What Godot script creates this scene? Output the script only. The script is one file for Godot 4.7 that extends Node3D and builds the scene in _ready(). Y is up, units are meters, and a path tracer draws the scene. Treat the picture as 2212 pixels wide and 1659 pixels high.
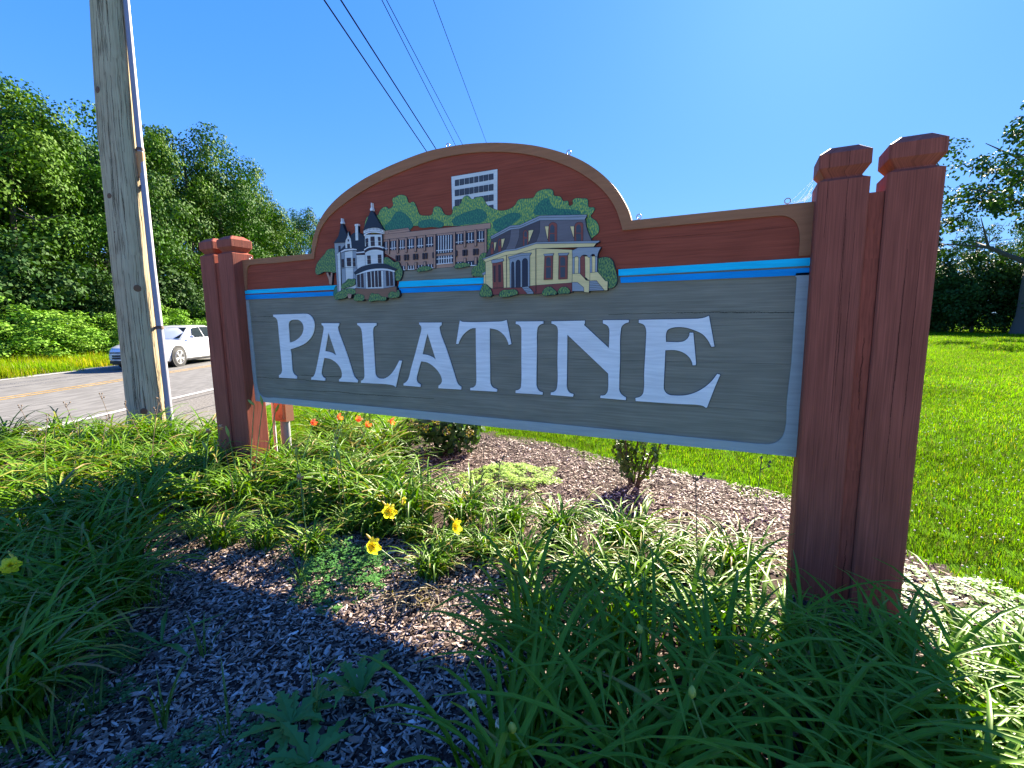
extends Node3D

# ------------------------------------------------------------------ data: outlines in millimetres on the sign's own face ("~" = smooth point)
var BOARD := [
	["outline", "", "-3626,2021 -2821,2015 -2746,2014 ~-2734,2079 ~-2707,2147 ~-2657,2227 ~-2578,2309 ~-2434,2400 ~-2185,2494 ~-2029,2533 ~-1881,2562 ~-1589,2600 ~-1433,2601 ~-1284,2595 ~-1050,2565 ~-831,2515 ~-726,2480 ~-624,2438 ~-525,2388 ~-438,2329 ~-362,2263 ~-297,2187 ~-250,2111 ~-226,2061 -210,2009 -53,2009 667,2007 662,734 -1011,736 -3594,762"],
	["upper", "", "-3578,1768 ~-3565,1853 ~-3545,1943 ~-3518,1968 ~-3467,1973 -3190,1968 -2722,1971 ~-2716,2008 ~-2690,2071 ~-2641,2174 ~-2529,2274 ~-2356,2355 ~-2191,2415 ~-1989,2469 ~-1813,2502 ~-1646,2528 ~-1474,2542 ~-1348,2541 ~-1214,2533 ~-1109,2520 ~-995,2500 ~-885,2474 ~-768,2436 ~-665,2393 ~-564,2341 ~-476,2282 ~-400,2218 ~-343,2153 ~-300,2082 ~-276,2018 -259,1959 -51,1959 499,1958 ~543,1953 ~583,1929 ~603,1896 ~613,1849 614,1753"],
	["lower", "", "-3569,1670 ~-3558,1180 ~-3556,917 ~-3539,844 ~-3490,810 ~-3334,809 -3074,810 -1010,798 479,785 ~554,794 ~591,828 ~605,877 ~605,1026 613,1217 612,1652"],
	["seam", "", "-3204,1227 -2845,1222 -2261,1223 -1002,1216 -174,1210 611,1209"],
	["seamb", "", "-3570,1842 -270,1628 612,1613"],
]
var STRIPES := [
	["light_stripe", "stripe_light", "-3633,1760 -2491,1754 -2519,1720 -3634,1728"],
	["dark_stripe", "stripe_dark", "-3629,1720 -2520,1706 -2523,1674 -3632,1678"],
	["light_stripe", "stripe_light", "-1876,1753 -1169,1744 -1170,1705 -1887,1710"],
	["dark_stripe", "stripe_dark", "-1882,1703 -1172,1696 -1193,1662 -1869,1669"],
	["light_stripe", "stripe_light", "-279,1743 669,1743 671,1705 -278,1706"],
	["dark_stripe", "stripe_dark", "-268,1697 672,1695 671,1660 -264,1665"],
]
var LETTERS := [
	["letter_p", "o", "-3259,1539 -2887,1540 ~-2834,1535 ~-2791,1508 ~-2770,1457 ~-2775,1415 ~-2806,1358 ~-2872,1306 ~-2957,1272 -3078,1243 -3076,1226 -3072,1197 ~-3074,1103 ~-3072,1054 ~-3054,1027 -3024,1013 -3026,993 -3250,992 -3247,1015 ~-3220,1028 ~-3204,1054 -3202,1105 -3204,1229 -3207,1368 ~-3208,1461 ~-3214,1495 ~-3234,1514 -3259,1522"],
	["letter_p", "h", "-3079,1300 -3077,1450 ~-3069,1469 ~-3044,1487 ~-2988,1492 ~-2941,1486 ~-2906,1458 ~-2898,1425 ~-2918,1377 ~-2964,1339 ~-3015,1315"],
	["letter_a", "o", "-2688,1460 -2494,1458 -2497,1441 ~-2510,1431 ~-2512,1418 -2482,1331 -2451,1259 -2421,1182 -2382,1064 ~-2366,1032 ~-2349,1017 -2333,1007 -2337,990 -2535,990 -2534,1007 ~-2512,1019 ~-2502,1036 ~-2501,1069 ~-2520,1110 ~-2561,1146 ~-2616,1170 -2686,1178 -2726,1066 ~-2728,1046 ~-2717,1021 -2690,1007 -2694,989 -2854,991 -2851,1009 ~-2824,1021 ~-2805,1044 ~-2783,1092 -2734,1222 -2675,1391 ~-2667,1423 ~-2671,1435 -2688,1447"],
	["letter_a", "h", "-2618,1384 -2548,1198 ~-2586,1218 ~-2623,1228 -2669,1233"],
	["letter_l", "o", "-2305,1457 -2111,1455 -2112,1438 ~-2137,1426 ~-2150,1398 -2152,1333 -2151,1214 -2151,1076 ~-2146,1054 ~-2125,1035 ~-2085,1031 ~-2065,1033 ~-2009,1060 ~-1960,1106 -1910,1175 -1886,1174 -1922,1076 -1956,972 ~-1974,982 ~-2001,987 -2227,989 -2302,988 -2301,1005 ~-2277,1017 ~-2264,1036 -2260,1068 -2258,1212 -2261,1385 ~-2268,1412 ~-2281,1430 -2305,1442"],
	["letter_a", "o", "-1713,1454 -1519,1452 -1521,1434 ~-1537,1423 ~-1539,1408 -1488,1268 -1431,1104 ~-1413,1050 ~-1400,1022 -1372,1001 -1375,983 -1567,983 -1564,1003 ~-1546,1015 ~-1534,1035 ~-1537,1063 ~-1560,1101 ~-1606,1142 ~-1653,1166 -1711,1174 ~-1743,1093 ~-1758,1041 ~-1750,1016 -1724,1003 -1726,985 -1881,988 -1880,1003 ~-1855,1016 ~-1834,1040 -1805,1116 -1754,1244 -1700,1389 ~-1695,1414 ~-1698,1428 -1713,1441"],
	["letter_a", "h", "-1644,1378 -1580,1189 ~-1609,1207 ~-1651,1221 -1696,1226"],
	["letter_t", "o", "-1368,1464 ~-1356,1457 ~-1334,1454 -1063,1453 ~-1035,1456 -1009,1463 -977,1306 -995,1300 ~-1009,1337 ~-1034,1369 ~-1074,1396 -1136,1410 -1139,1244 -1141,1057 ~-1138,1034 ~-1125,1013 -1089,999 -1090,983 -1300,982 -1299,999 ~-1271,1006 ~-1254,1024 -1248,1053 -1246,1243 -1243,1411 ~-1275,1409 ~-1314,1390 ~-1349,1362 ~-1372,1331 -1387,1302 -1404,1303"],
	["letter_i", "o", "-941,1452 -749,1451 -750,1437 ~-771,1430 ~-786,1416 ~-792,1397 -795,1276 -800,1113 -801,1043 ~-794,1021 ~-779,1003 -757,997 -758,982 -950,982 -950,999 ~-927,1006 ~-913,1019 ~-909,1038 -905,1213 -902,1397 ~-908,1417 ~-921,1430 -942,1436"],
	["letter_n", "o", "-694,1450 -479,1452 -479,1435 -485,1426 -329,1287 -327,1380 ~-330,1406 ~-342,1422 -367,1434 -367,1453 -215,1452 -215,1439 ~-237,1431 ~-254,1416 ~-260,1394 -262,1216 -264,1133 -264,1042 ~-258,1023 ~-245,1008 -223,995 -223,979 -378,983 -377,997 ~-352,1002 ~-335,1021 ~-331,1038 -331,1134 -590,1367 -591,1239 -594,1045 ~-588,1021 ~-573,1004 -549,997 -552,980 -701,983 -700,999 ~-679,1005 ~-664,1019 ~-657,1042 -655,1206 -651,1388 ~-656,1414 ~-671,1428 -694,1436"],
	["letter_e", "o", "-157,1452 15,1453 124,1453 ~163,1454 ~192,1459 215,1469 249,1303 234,1301 ~216,1335 ~187,1369 ~144,1391 ~101,1405 ~61,1409 ~24,1404 ~4,1394 ~-4,1376 -4,1326 60,1325 ~89,1330 ~110,1346 ~118,1361 120,1378 139,1378 148,1304 159,1209 158,1199 142,1198 ~136,1220 ~117,1248 ~87,1269 ~50,1280 -6,1279 -7,1213 -9,1078 ~-7,1054 ~5,1035 ~24,1024 ~54,1022 ~110,1027 ~160,1045 ~205,1075 ~239,1109 269,1154 284,1150 261,1083 225,966 220,963 ~205,972 ~187,976 74,975 -165,977 -167,995 ~-141,1004 ~-126,1020 ~-120,1044 -120,1142 -118,1210 -116,1262 -113,1380 ~-117,1404 ~-129,1424 -157,1435"],
]
var TOWER := [
	["wall", "white_paint", "-1405,2413 -1059,2410 -1065,2161 -1406,2202"],
	["window", "pane_grey", "-1376,2386 -1347,2386 -1348,2351 -1378,2351"],
	["window", "pane_grey", "-1340,2386 -1308,2386 -1309,2351 -1341,2351"],
	["window", "pane_grey", "-1301,2386 -1271,2386 -1272,2352 -1302,2352"],
	["window", "pane_grey", "-1264,2386 -1236,2386 -1237,2352 -1265,2352"],
	["window", "pane_grey", "-1228,2386 -1200,2386 -1201,2353 -1229,2352"],
	["window", "pane_grey", "-1191,2386 -1164,2386 -1165,2353 -1192,2353"],
	["window", "pane_grey", "-1158,2386 -1127,2386 -1128,2354 -1158,2353"],
	["window", "pane_grey", "-1120,2386 -1090,2386 -1090,2354 -1121,2354"],
	["window", "pane_grey", "-1379,2323 -1349,2323 -1350,2287 -1380,2287"],
	["window", "pane_grey", "-1342,2323 -1310,2323 -1311,2287 -1343,2287"],
	["window", "pane_grey", "-1303,2323 -1273,2323 -1274,2287 -1304,2287"],
	["window", "pane_grey", "-1266,2323 -1238,2323 -1239,2288 -1267,2287"],
	["window", "pane_grey", "-1230,2323 -1201,2323 -1202,2288 -1231,2288"],
	["window", "pane_grey", "-1193,2323 -1166,2323 -1167,2288 -1194,2288"],
	["window", "pane_grey", "-1159,2323 -1129,2323 -1130,2288 -1160,2288"],
	["window", "pane_grey", "-1121,2323 -1091,2323 -1092,2288 -1122,2288"],
	["window", "pane_grey", "-1381,2260 -1351,2260 -1352,2225 -1382,2225"],
	["window", "pane_grey", "-1344,2260 -1312,2259 -1313,2225 -1345,2225"],
	["window", "pane_grey", "-1232,2259 -1203,2259 -1204,2225 -1233,2225"],
	["window", "pane_grey", "-1195,2259 -1168,2259 -1168,2225 -1196,2225"],
	["window", "pane_grey", "-1161,2259 -1130,2259 -1131,2225 -1162,2225"],
	["window", "pane_grey", "-1123,2259 -1092,2259 -1093,2225 -1124,2225"],
	["window", "pane_grey", "-1163,2195 -1132,2195 -1132,2172 -1163,2171"],
	["window", "pane_grey", "-1124,2195 -1094,2196 -1095,2172 -1125,2172"],
]
var GREEN := [
	["foliage", "leaf_light", "-2194,2120 ~-2178,2173 ~-2155,2225 ~-2136,2236 ~-2052,2232 ~-2014,2272 ~-1966,2284 ~-1944,2268 ~-1903,2285 ~-1903,2333 ~-1882,2339 ~-1836,2350 ~-1782,2331 ~-1762,2286 ~-1724,2290 ~-1698,2253 ~-1674,2200 ~-1616,2185 ~-1568,2188 ~-1550,2232 ~-1499,2226 ~-1465,2177 ~-1409,2171 ~-1392,2218 ~-1348,2221 ~-1312,2269 ~-1282,2276 ~-1249,2249 ~-1211,2257 ~-1169,2251 ~-1142,2205 ~-1092,2172 ~-1037,2154 ~-983,2156 ~-939,2174 ~-912,2205 ~-843,2204 ~-809,2207 ~-788,2234 ~-742,2245 ~-685,2232 ~-677,2202 ~-637,2190 ~-617,2162 ~-589,2159 ~-581,2132 ~-557,2137 ~-557,2162 ~-495,2162 ~-469,2155 ~-461,2111 ~-426,2100 ~-438,2073 ~-449,2060 ~-411,2021 ~-399,1966 ~-433,1937 -455,1918 -1087,1971 -1117,1902 -1154,1905 -1150,2072 -1749,2131 -1774,2082"],
	["dark_foliage", "leaf_dark", "~-1926,2192 ~-1877,2239 ~-1810,2227 ~-1747,2165 ~-1732,2125 ~-1907,2120 ~-1988,2137"],
	["dark_foliage", "leaf_dark", "~-1694,2134 ~-1617,2160 ~-1513,2141 ~-1473,2112 ~-1577,2106"],
	["dark_foliage", "leaf_dark", "~-1411,2122 ~-1340,2164 ~-1261,2179 ~-1175,2178 ~-1139,2134 ~-1158,2105 ~-1273,2096"],
	["dark_foliage", "leaf_dark", "~-1098,2083 ~-1029,2115 ~-948,2133 ~-896,2108 ~-940,2075 ~-1058,2024"],
	["dark_foliage", "leaf_dark", "~-810,2114 ~-776,2170 ~-718,2192 ~-685,2137 ~-573,2110 ~-510,2081 ~-573,2079 ~-735,2097"],
]
var OFFICE := [
	["lawn", "field_grey", "-1837,1824 -1559,1828 -1390,1828 -1212,1823 -1258,1749 -1870,1752"],
	["wall", "tan_wall", "-2003,2093 -1140,2050 -1148,1896 -1215,1823 -1390,1828 -1559,1827 -1831,1829 -1907,1911 -2012,1968"],
	["penthouse", "tan_wall", "-1987,2118 -1775,2119 -1757,2092 -1992,2092"],
	["penthouse_face", "tan_wall", "-1953,2108 -1835,2109 -1770,2110 -1763,2095 -1954,2093"],
	["cornice", "tan_wall", "-2003,2093 -1115,2086 -1115,2053 -2004,2059"],
	["glazing", "pane_dark", "-2001,2041 -1962,2041 -1965,1981 -2005,1981"],
	["mullion", "white_trim", "-1984,2042 -1978,2041 -1982,1981 -1988,1981"],
	["mullion", "white_trim", "-2004,1997 -1964,1997 -1965,1992 -2004,1992"],
	["glazing", "pane_dark", "-1945,2040 -1884,2040 -1888,1978 -1949,1978"],
	["mullion", "white_trim", "-1928,2040 -1922,2040 -1926,1977 -1932,1978"],
	["mullion", "white_trim", "-1908,2040 -1902,2040 -1906,1977 -1911,1978"],
	["mullion", "white_trim", "-1948,1994 -1887,1994 -1888,1989 -1949,1989"],
	["glazing", "pane_dark", "-1867,2040 -1807,2040 -1810,1976 -1871,1976"],
	["mullion", "white_trim", "-1850,2040 -1844,2040 -1848,1976 -1854,1976"],
	["mullion", "white_trim", "-1830,2041 -1824,2040 -1828,1976 -1833,1976"],
	["mullion", "white_trim", "-1870,1992 -1809,1992 -1810,1988 -1870,1988"],
	["glazing", "pane_dark", "-1788,2040 -1726,2040 -1729,1976 -1792,1976"],
	["mullion", "white_trim", "-1770,2040 -1764,2039 -1768,1976 -1774,1976"],
	["mullion", "white_trim", "-1749,2040 -1744,2039 -1747,1976 -1753,1976"],
	["mullion", "white_trim", "-1791,1992 -1728,1992 -1729,1988 -1791,1988"],
	["glazing", "pane_dark", "-1705,2039 -1644,2039 -1647,1974 -1708,1974"],
	["mullion", "white_trim", "-1687,2040 -1682,2039 -1685,1974 -1691,1974"],
	["mullion", "white_trim", "-1667,2040 -1662,2039 -1665,1974 -1670,1974"],
	["mullion", "white_trim", "-1708,1991 -1647,1991 -1647,1986 -1708,1986"],
	["glazing", "pane_dark", "-1625,2040 -1557,2040 -1560,1976 -1628,1976"],
	["mullion", "white_trim", "-1605,2040 -1600,2039 -1603,1976 -1608,1976"],
	["mullion", "white_trim", "-1582,2040 -1577,2039 -1580,1976 -1585,1976"],
	["mullion", "white_trim", "-1628,1992 -1559,1992 -1560,1988 -1628,1988"],
	["glazing", "pane_dark", "-1380,2038 -1317,2038 -1319,1973 -1382,1973"],
	["mullion", "white_trim", "-1361,2038 -1356,2038 -1359,1973 -1364,1973"],
	["mullion", "white_trim", "-1340,2038 -1335,2038 -1338,1973 -1342,1973"],
	["mullion", "white_trim", "-1382,1989 -1318,1989 -1319,1985 -1382,1985"],
	["glazing", "pane_dark", "-1299,2039 -1234,2039 -1236,1974 -1301,1974"],
	["mullion", "white_trim", "-1280,2039 -1275,2038 -1277,1974 -1282,1974"],
	["mullion", "white_trim", "-1258,2039 -1253,2038 -1255,1974 -1260,1974"],
	["mullion", "white_trim", "-1301,1990 -1235,1990 -1236,1986 -1301,1986"],
	["glazing", "pane_dark", "-1216,2040 -1156,2040 -1158,1974 -1218,1974"],
	["mullion", "white_trim", "-1198,2040 -1193,2040 -1195,1974 -1200,1975"],
	["mullion", "white_trim", "-1178,2040 -1174,2040 -1175,1974 -1180,1975"],
	["mullion", "white_trim", "-1217,1991 -1158,1991 -1158,1987 -1217,1987"],
	["glazing", "pane_dark", "-1539,2042 -1398,2038 -1402,1926 -1541,1924"],
	["mullion", "white_trim", "-1521,2041 -1515,2041 -1520,1925 -1526,1925"],
	["mullion", "white_trim", "-1501,2041 -1495,2040 -1500,1925 -1506,1925"],
	["mullion", "white_trim", "-1481,2040 -1475,2040 -1479,1925 -1485,1925"],
	["mullion", "white_trim", "-1460,2040 -1454,2039 -1459,1925 -1465,1926"],
	["mullion", "white_trim", "-1440,2039 -1434,2039 -1439,1925 -1445,1926"],
	["mullion", "white_trim", "-1420,2039 -1414,2038 -1419,1925 -1425,1926"],
	["mullion", "white_trim", "-1541,1946 -1401,1945 -1401,1940 -1542,1941"],
	["glazing", "pane_dark", "-1540,1904 -1402,1904 -1404,1852 -1542,1853"],
	["mullion", "white_trim", "-1523,1904 -1516,1904 -1519,1853 -1525,1853"],
	["mullion", "white_trim", "-1503,1904 -1497,1904 -1499,1853 -1505,1853"],
	["mullion", "white_trim", "-1483,1904 -1477,1904 -1479,1853 -1485,1853"],
	["mullion", "white_trim", "-1463,1904 -1457,1904 -1459,1853 -1465,1853"],
	["mullion", "white_trim", "-1444,1904 -1437,1904 -1439,1852 -1446,1853"],
	["mullion", "white_trim", "-1424,1904 -1418,1904 -1420,1852 -1426,1853"],
	["mullion", "white_trim", "-1541,1890 -1402,1890 -1402,1885 -1542,1885"],
	["mullion", "white_trim", "-1542,1856 -1402,1856 -1402,1851 -1542,1850"],
	["glazing", "pane_dark", "-1850,1856 -1558,1854 -1559,1828 -1831,1830"],
	["mullion", "white_trim", "-1830,1857 -1824,1857 -1825,1830 -1831,1830"],
	["mullion", "white_trim", "-1810,1857 -1804,1857 -1805,1830 -1811,1830"],
	["mullion", "white_trim", "-1787,1857 -1782,1857 -1782,1829 -1788,1830"],
	["mullion", "white_trim", "-1765,1857 -1759,1856 -1760,1829 -1766,1830"],
	["mullion", "white_trim", "-1742,1857 -1737,1856 -1738,1829 -1743,1830"],
	["mullion", "white_trim", "-1717,1856 -1712,1856 -1713,1829 -1718,1829"],
	["mullion", "white_trim", "-1695,1856 -1690,1856 -1691,1829 -1696,1829"],
	["mullion", "white_trim", "-1671,1856 -1665,1856 -1666,1829 -1671,1829"],
	["mullion", "white_trim", "-1611,1855 -1606,1855 -1606,1829 -1612,1829"],
	["mullion", "white_trim", "-1587,1855 -1582,1855 -1582,1829 -1588,1829"],
	["mullion", "white_trim", "-1831,1834 -1559,1833 -1559,1828 -1831,1829"],
	["glazing", "pane_dark", "-1382,1854 -1214,1855 -1215,1825 -1383,1831"],
	["mullion", "white_trim", "-1368,1855 -1362,1855 -1363,1832 -1368,1833"],
	["mullion", "white_trim", "-1346,1854 -1341,1854 -1342,1831 -1347,1831"],
	["mullion", "white_trim", "-1285,1850 -1280,1850 -1280,1827 -1285,1827"],
	["mullion", "white_trim", "-1263,1848 -1258,1848 -1258,1826 -1263,1826"],
	["mullion", "white_trim", "-1280,1829 -1215,1828 -1215,1823 -1280,1824"],
	["pilaster", "tan_wall", "-1959,2053 -1946,2053 -1953,1953 -1965,1953"],
	["pilaster", "tan_wall", "-1878,2051 -1864,2050 -1870,1953 -1884,1953"],
	["pilaster", "tan_wall", "-1801,2051 -1787,2050 -1793,1952 -1807,1952"],
	["pilaster", "tan_wall", "-1720,2052 -1704,2052 -1710,1952 -1725,1952"],
	["pilaster", "tan_wall", "-1641,2054 -1626,2053 -1631,1951 -1646,1951"],
	["pilaster", "tan_wall", "-1556,2052 -1541,2052 -1551,1828 -1566,1828"],
	["pilaster", "tan_wall", "-1396,2052 -1382,2052 -1390,1829 -1404,1829"],
	["pilaster", "tan_wall", "-1313,2053 -1300,2052 -1303,1951 -1317,1951"],
	["pilaster", "tan_wall", "-1231,2053 -1216,2053 -1219,1950 -1234,1951"],
	["pilaster", "tan_wall", "-1154,2051 -1141,2051 -1144,1902 -1158,1902"],
	["pilaster", "tan_wall", "-1807,1878 -1792,1878 -1794,1830 -1810,1830"],
	["pilaster", "tan_wall", "-1725,1877 -1710,1877 -1712,1830 -1727,1830"],
	["pilaster", "tan_wall", "-1647,1876 -1632,1876 -1633,1848 -1648,1848"],
	["pilaster", "tan_wall", "-1318,1877 -1304,1877 -1305,1846 -1319,1846"],
	["pilaster", "tan_wall", "-1235,1877 -1219,1876 -1221,1833 -1236,1833"],
	["slit_window", "pane_brown", "-1892,1935 -1882,1935 -1884,1900 -1894,1900"],
	["slit_window", "pane_brown", "-1870,1934 -1859,1934 -1861,1900 -1872,1900"],
	["slit_window", "pane_brown", "-1816,1935 -1806,1935 -1808,1899 -1818,1899"],
	["slit_window", "pane_brown", "-1791,1934 -1781,1934 -1783,1899 -1793,1899"],
	["slit_window", "pane_brown", "-1735,1934 -1724,1934 -1726,1898 -1737,1898"],
	["slit_window", "pane_brown", "-1710,1933 -1699,1933 -1701,1898 -1712,1898"],
	["slit_window", "pane_brown", "-1654,1933 -1645,1933 -1646,1897 -1656,1897"],
	["slit_window", "pane_brown", "-1630,1933 -1619,1933 -1621,1897 -1632,1897"],
	["slit_window", "pane_brown", "-1569,1932 -1560,1932 -1561,1897 -1570,1897"],
	["slit_window", "pane_brown", "-1382,1930 -1373,1930 -1374,1896 -1384,1896"],
	["slit_window", "pane_brown", "-1325,1930 -1316,1930 -1317,1895 -1326,1895"],
	["slit_window", "pane_brown", "-1304,1930 -1294,1930 -1295,1896 -1305,1896"],
	["slit_window", "pane_brown", "-1243,1930 -1233,1930 -1234,1895 -1244,1894"],
	["slit_window", "pane_brown", "-1220,1929 -1209,1929 -1210,1894 -1221,1894"],
	["shrub", "leaf_mid", "~-1708,1817 ~-1697,1832 ~-1658,1844 ~-1614,1842 ~-1583,1825 ~-1610,1816 ~-1670,1812"],
	["shrub", "leaf_mid", "~-1392,1821 ~-1387,1838 ~-1354,1846 ~-1290,1842 ~-1271,1829 ~-1300,1822 ~-1360,1816"],
	["shrub", "leaf_mid", "~-1255,1764 ~-1257,1793 ~-1232,1820 ~-1212,1827 ~-1202,1863 ~-1182,1894 ~-1158,1900 ~-1141,1891 -1147,1750 ~-1209,1751"],
]
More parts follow.
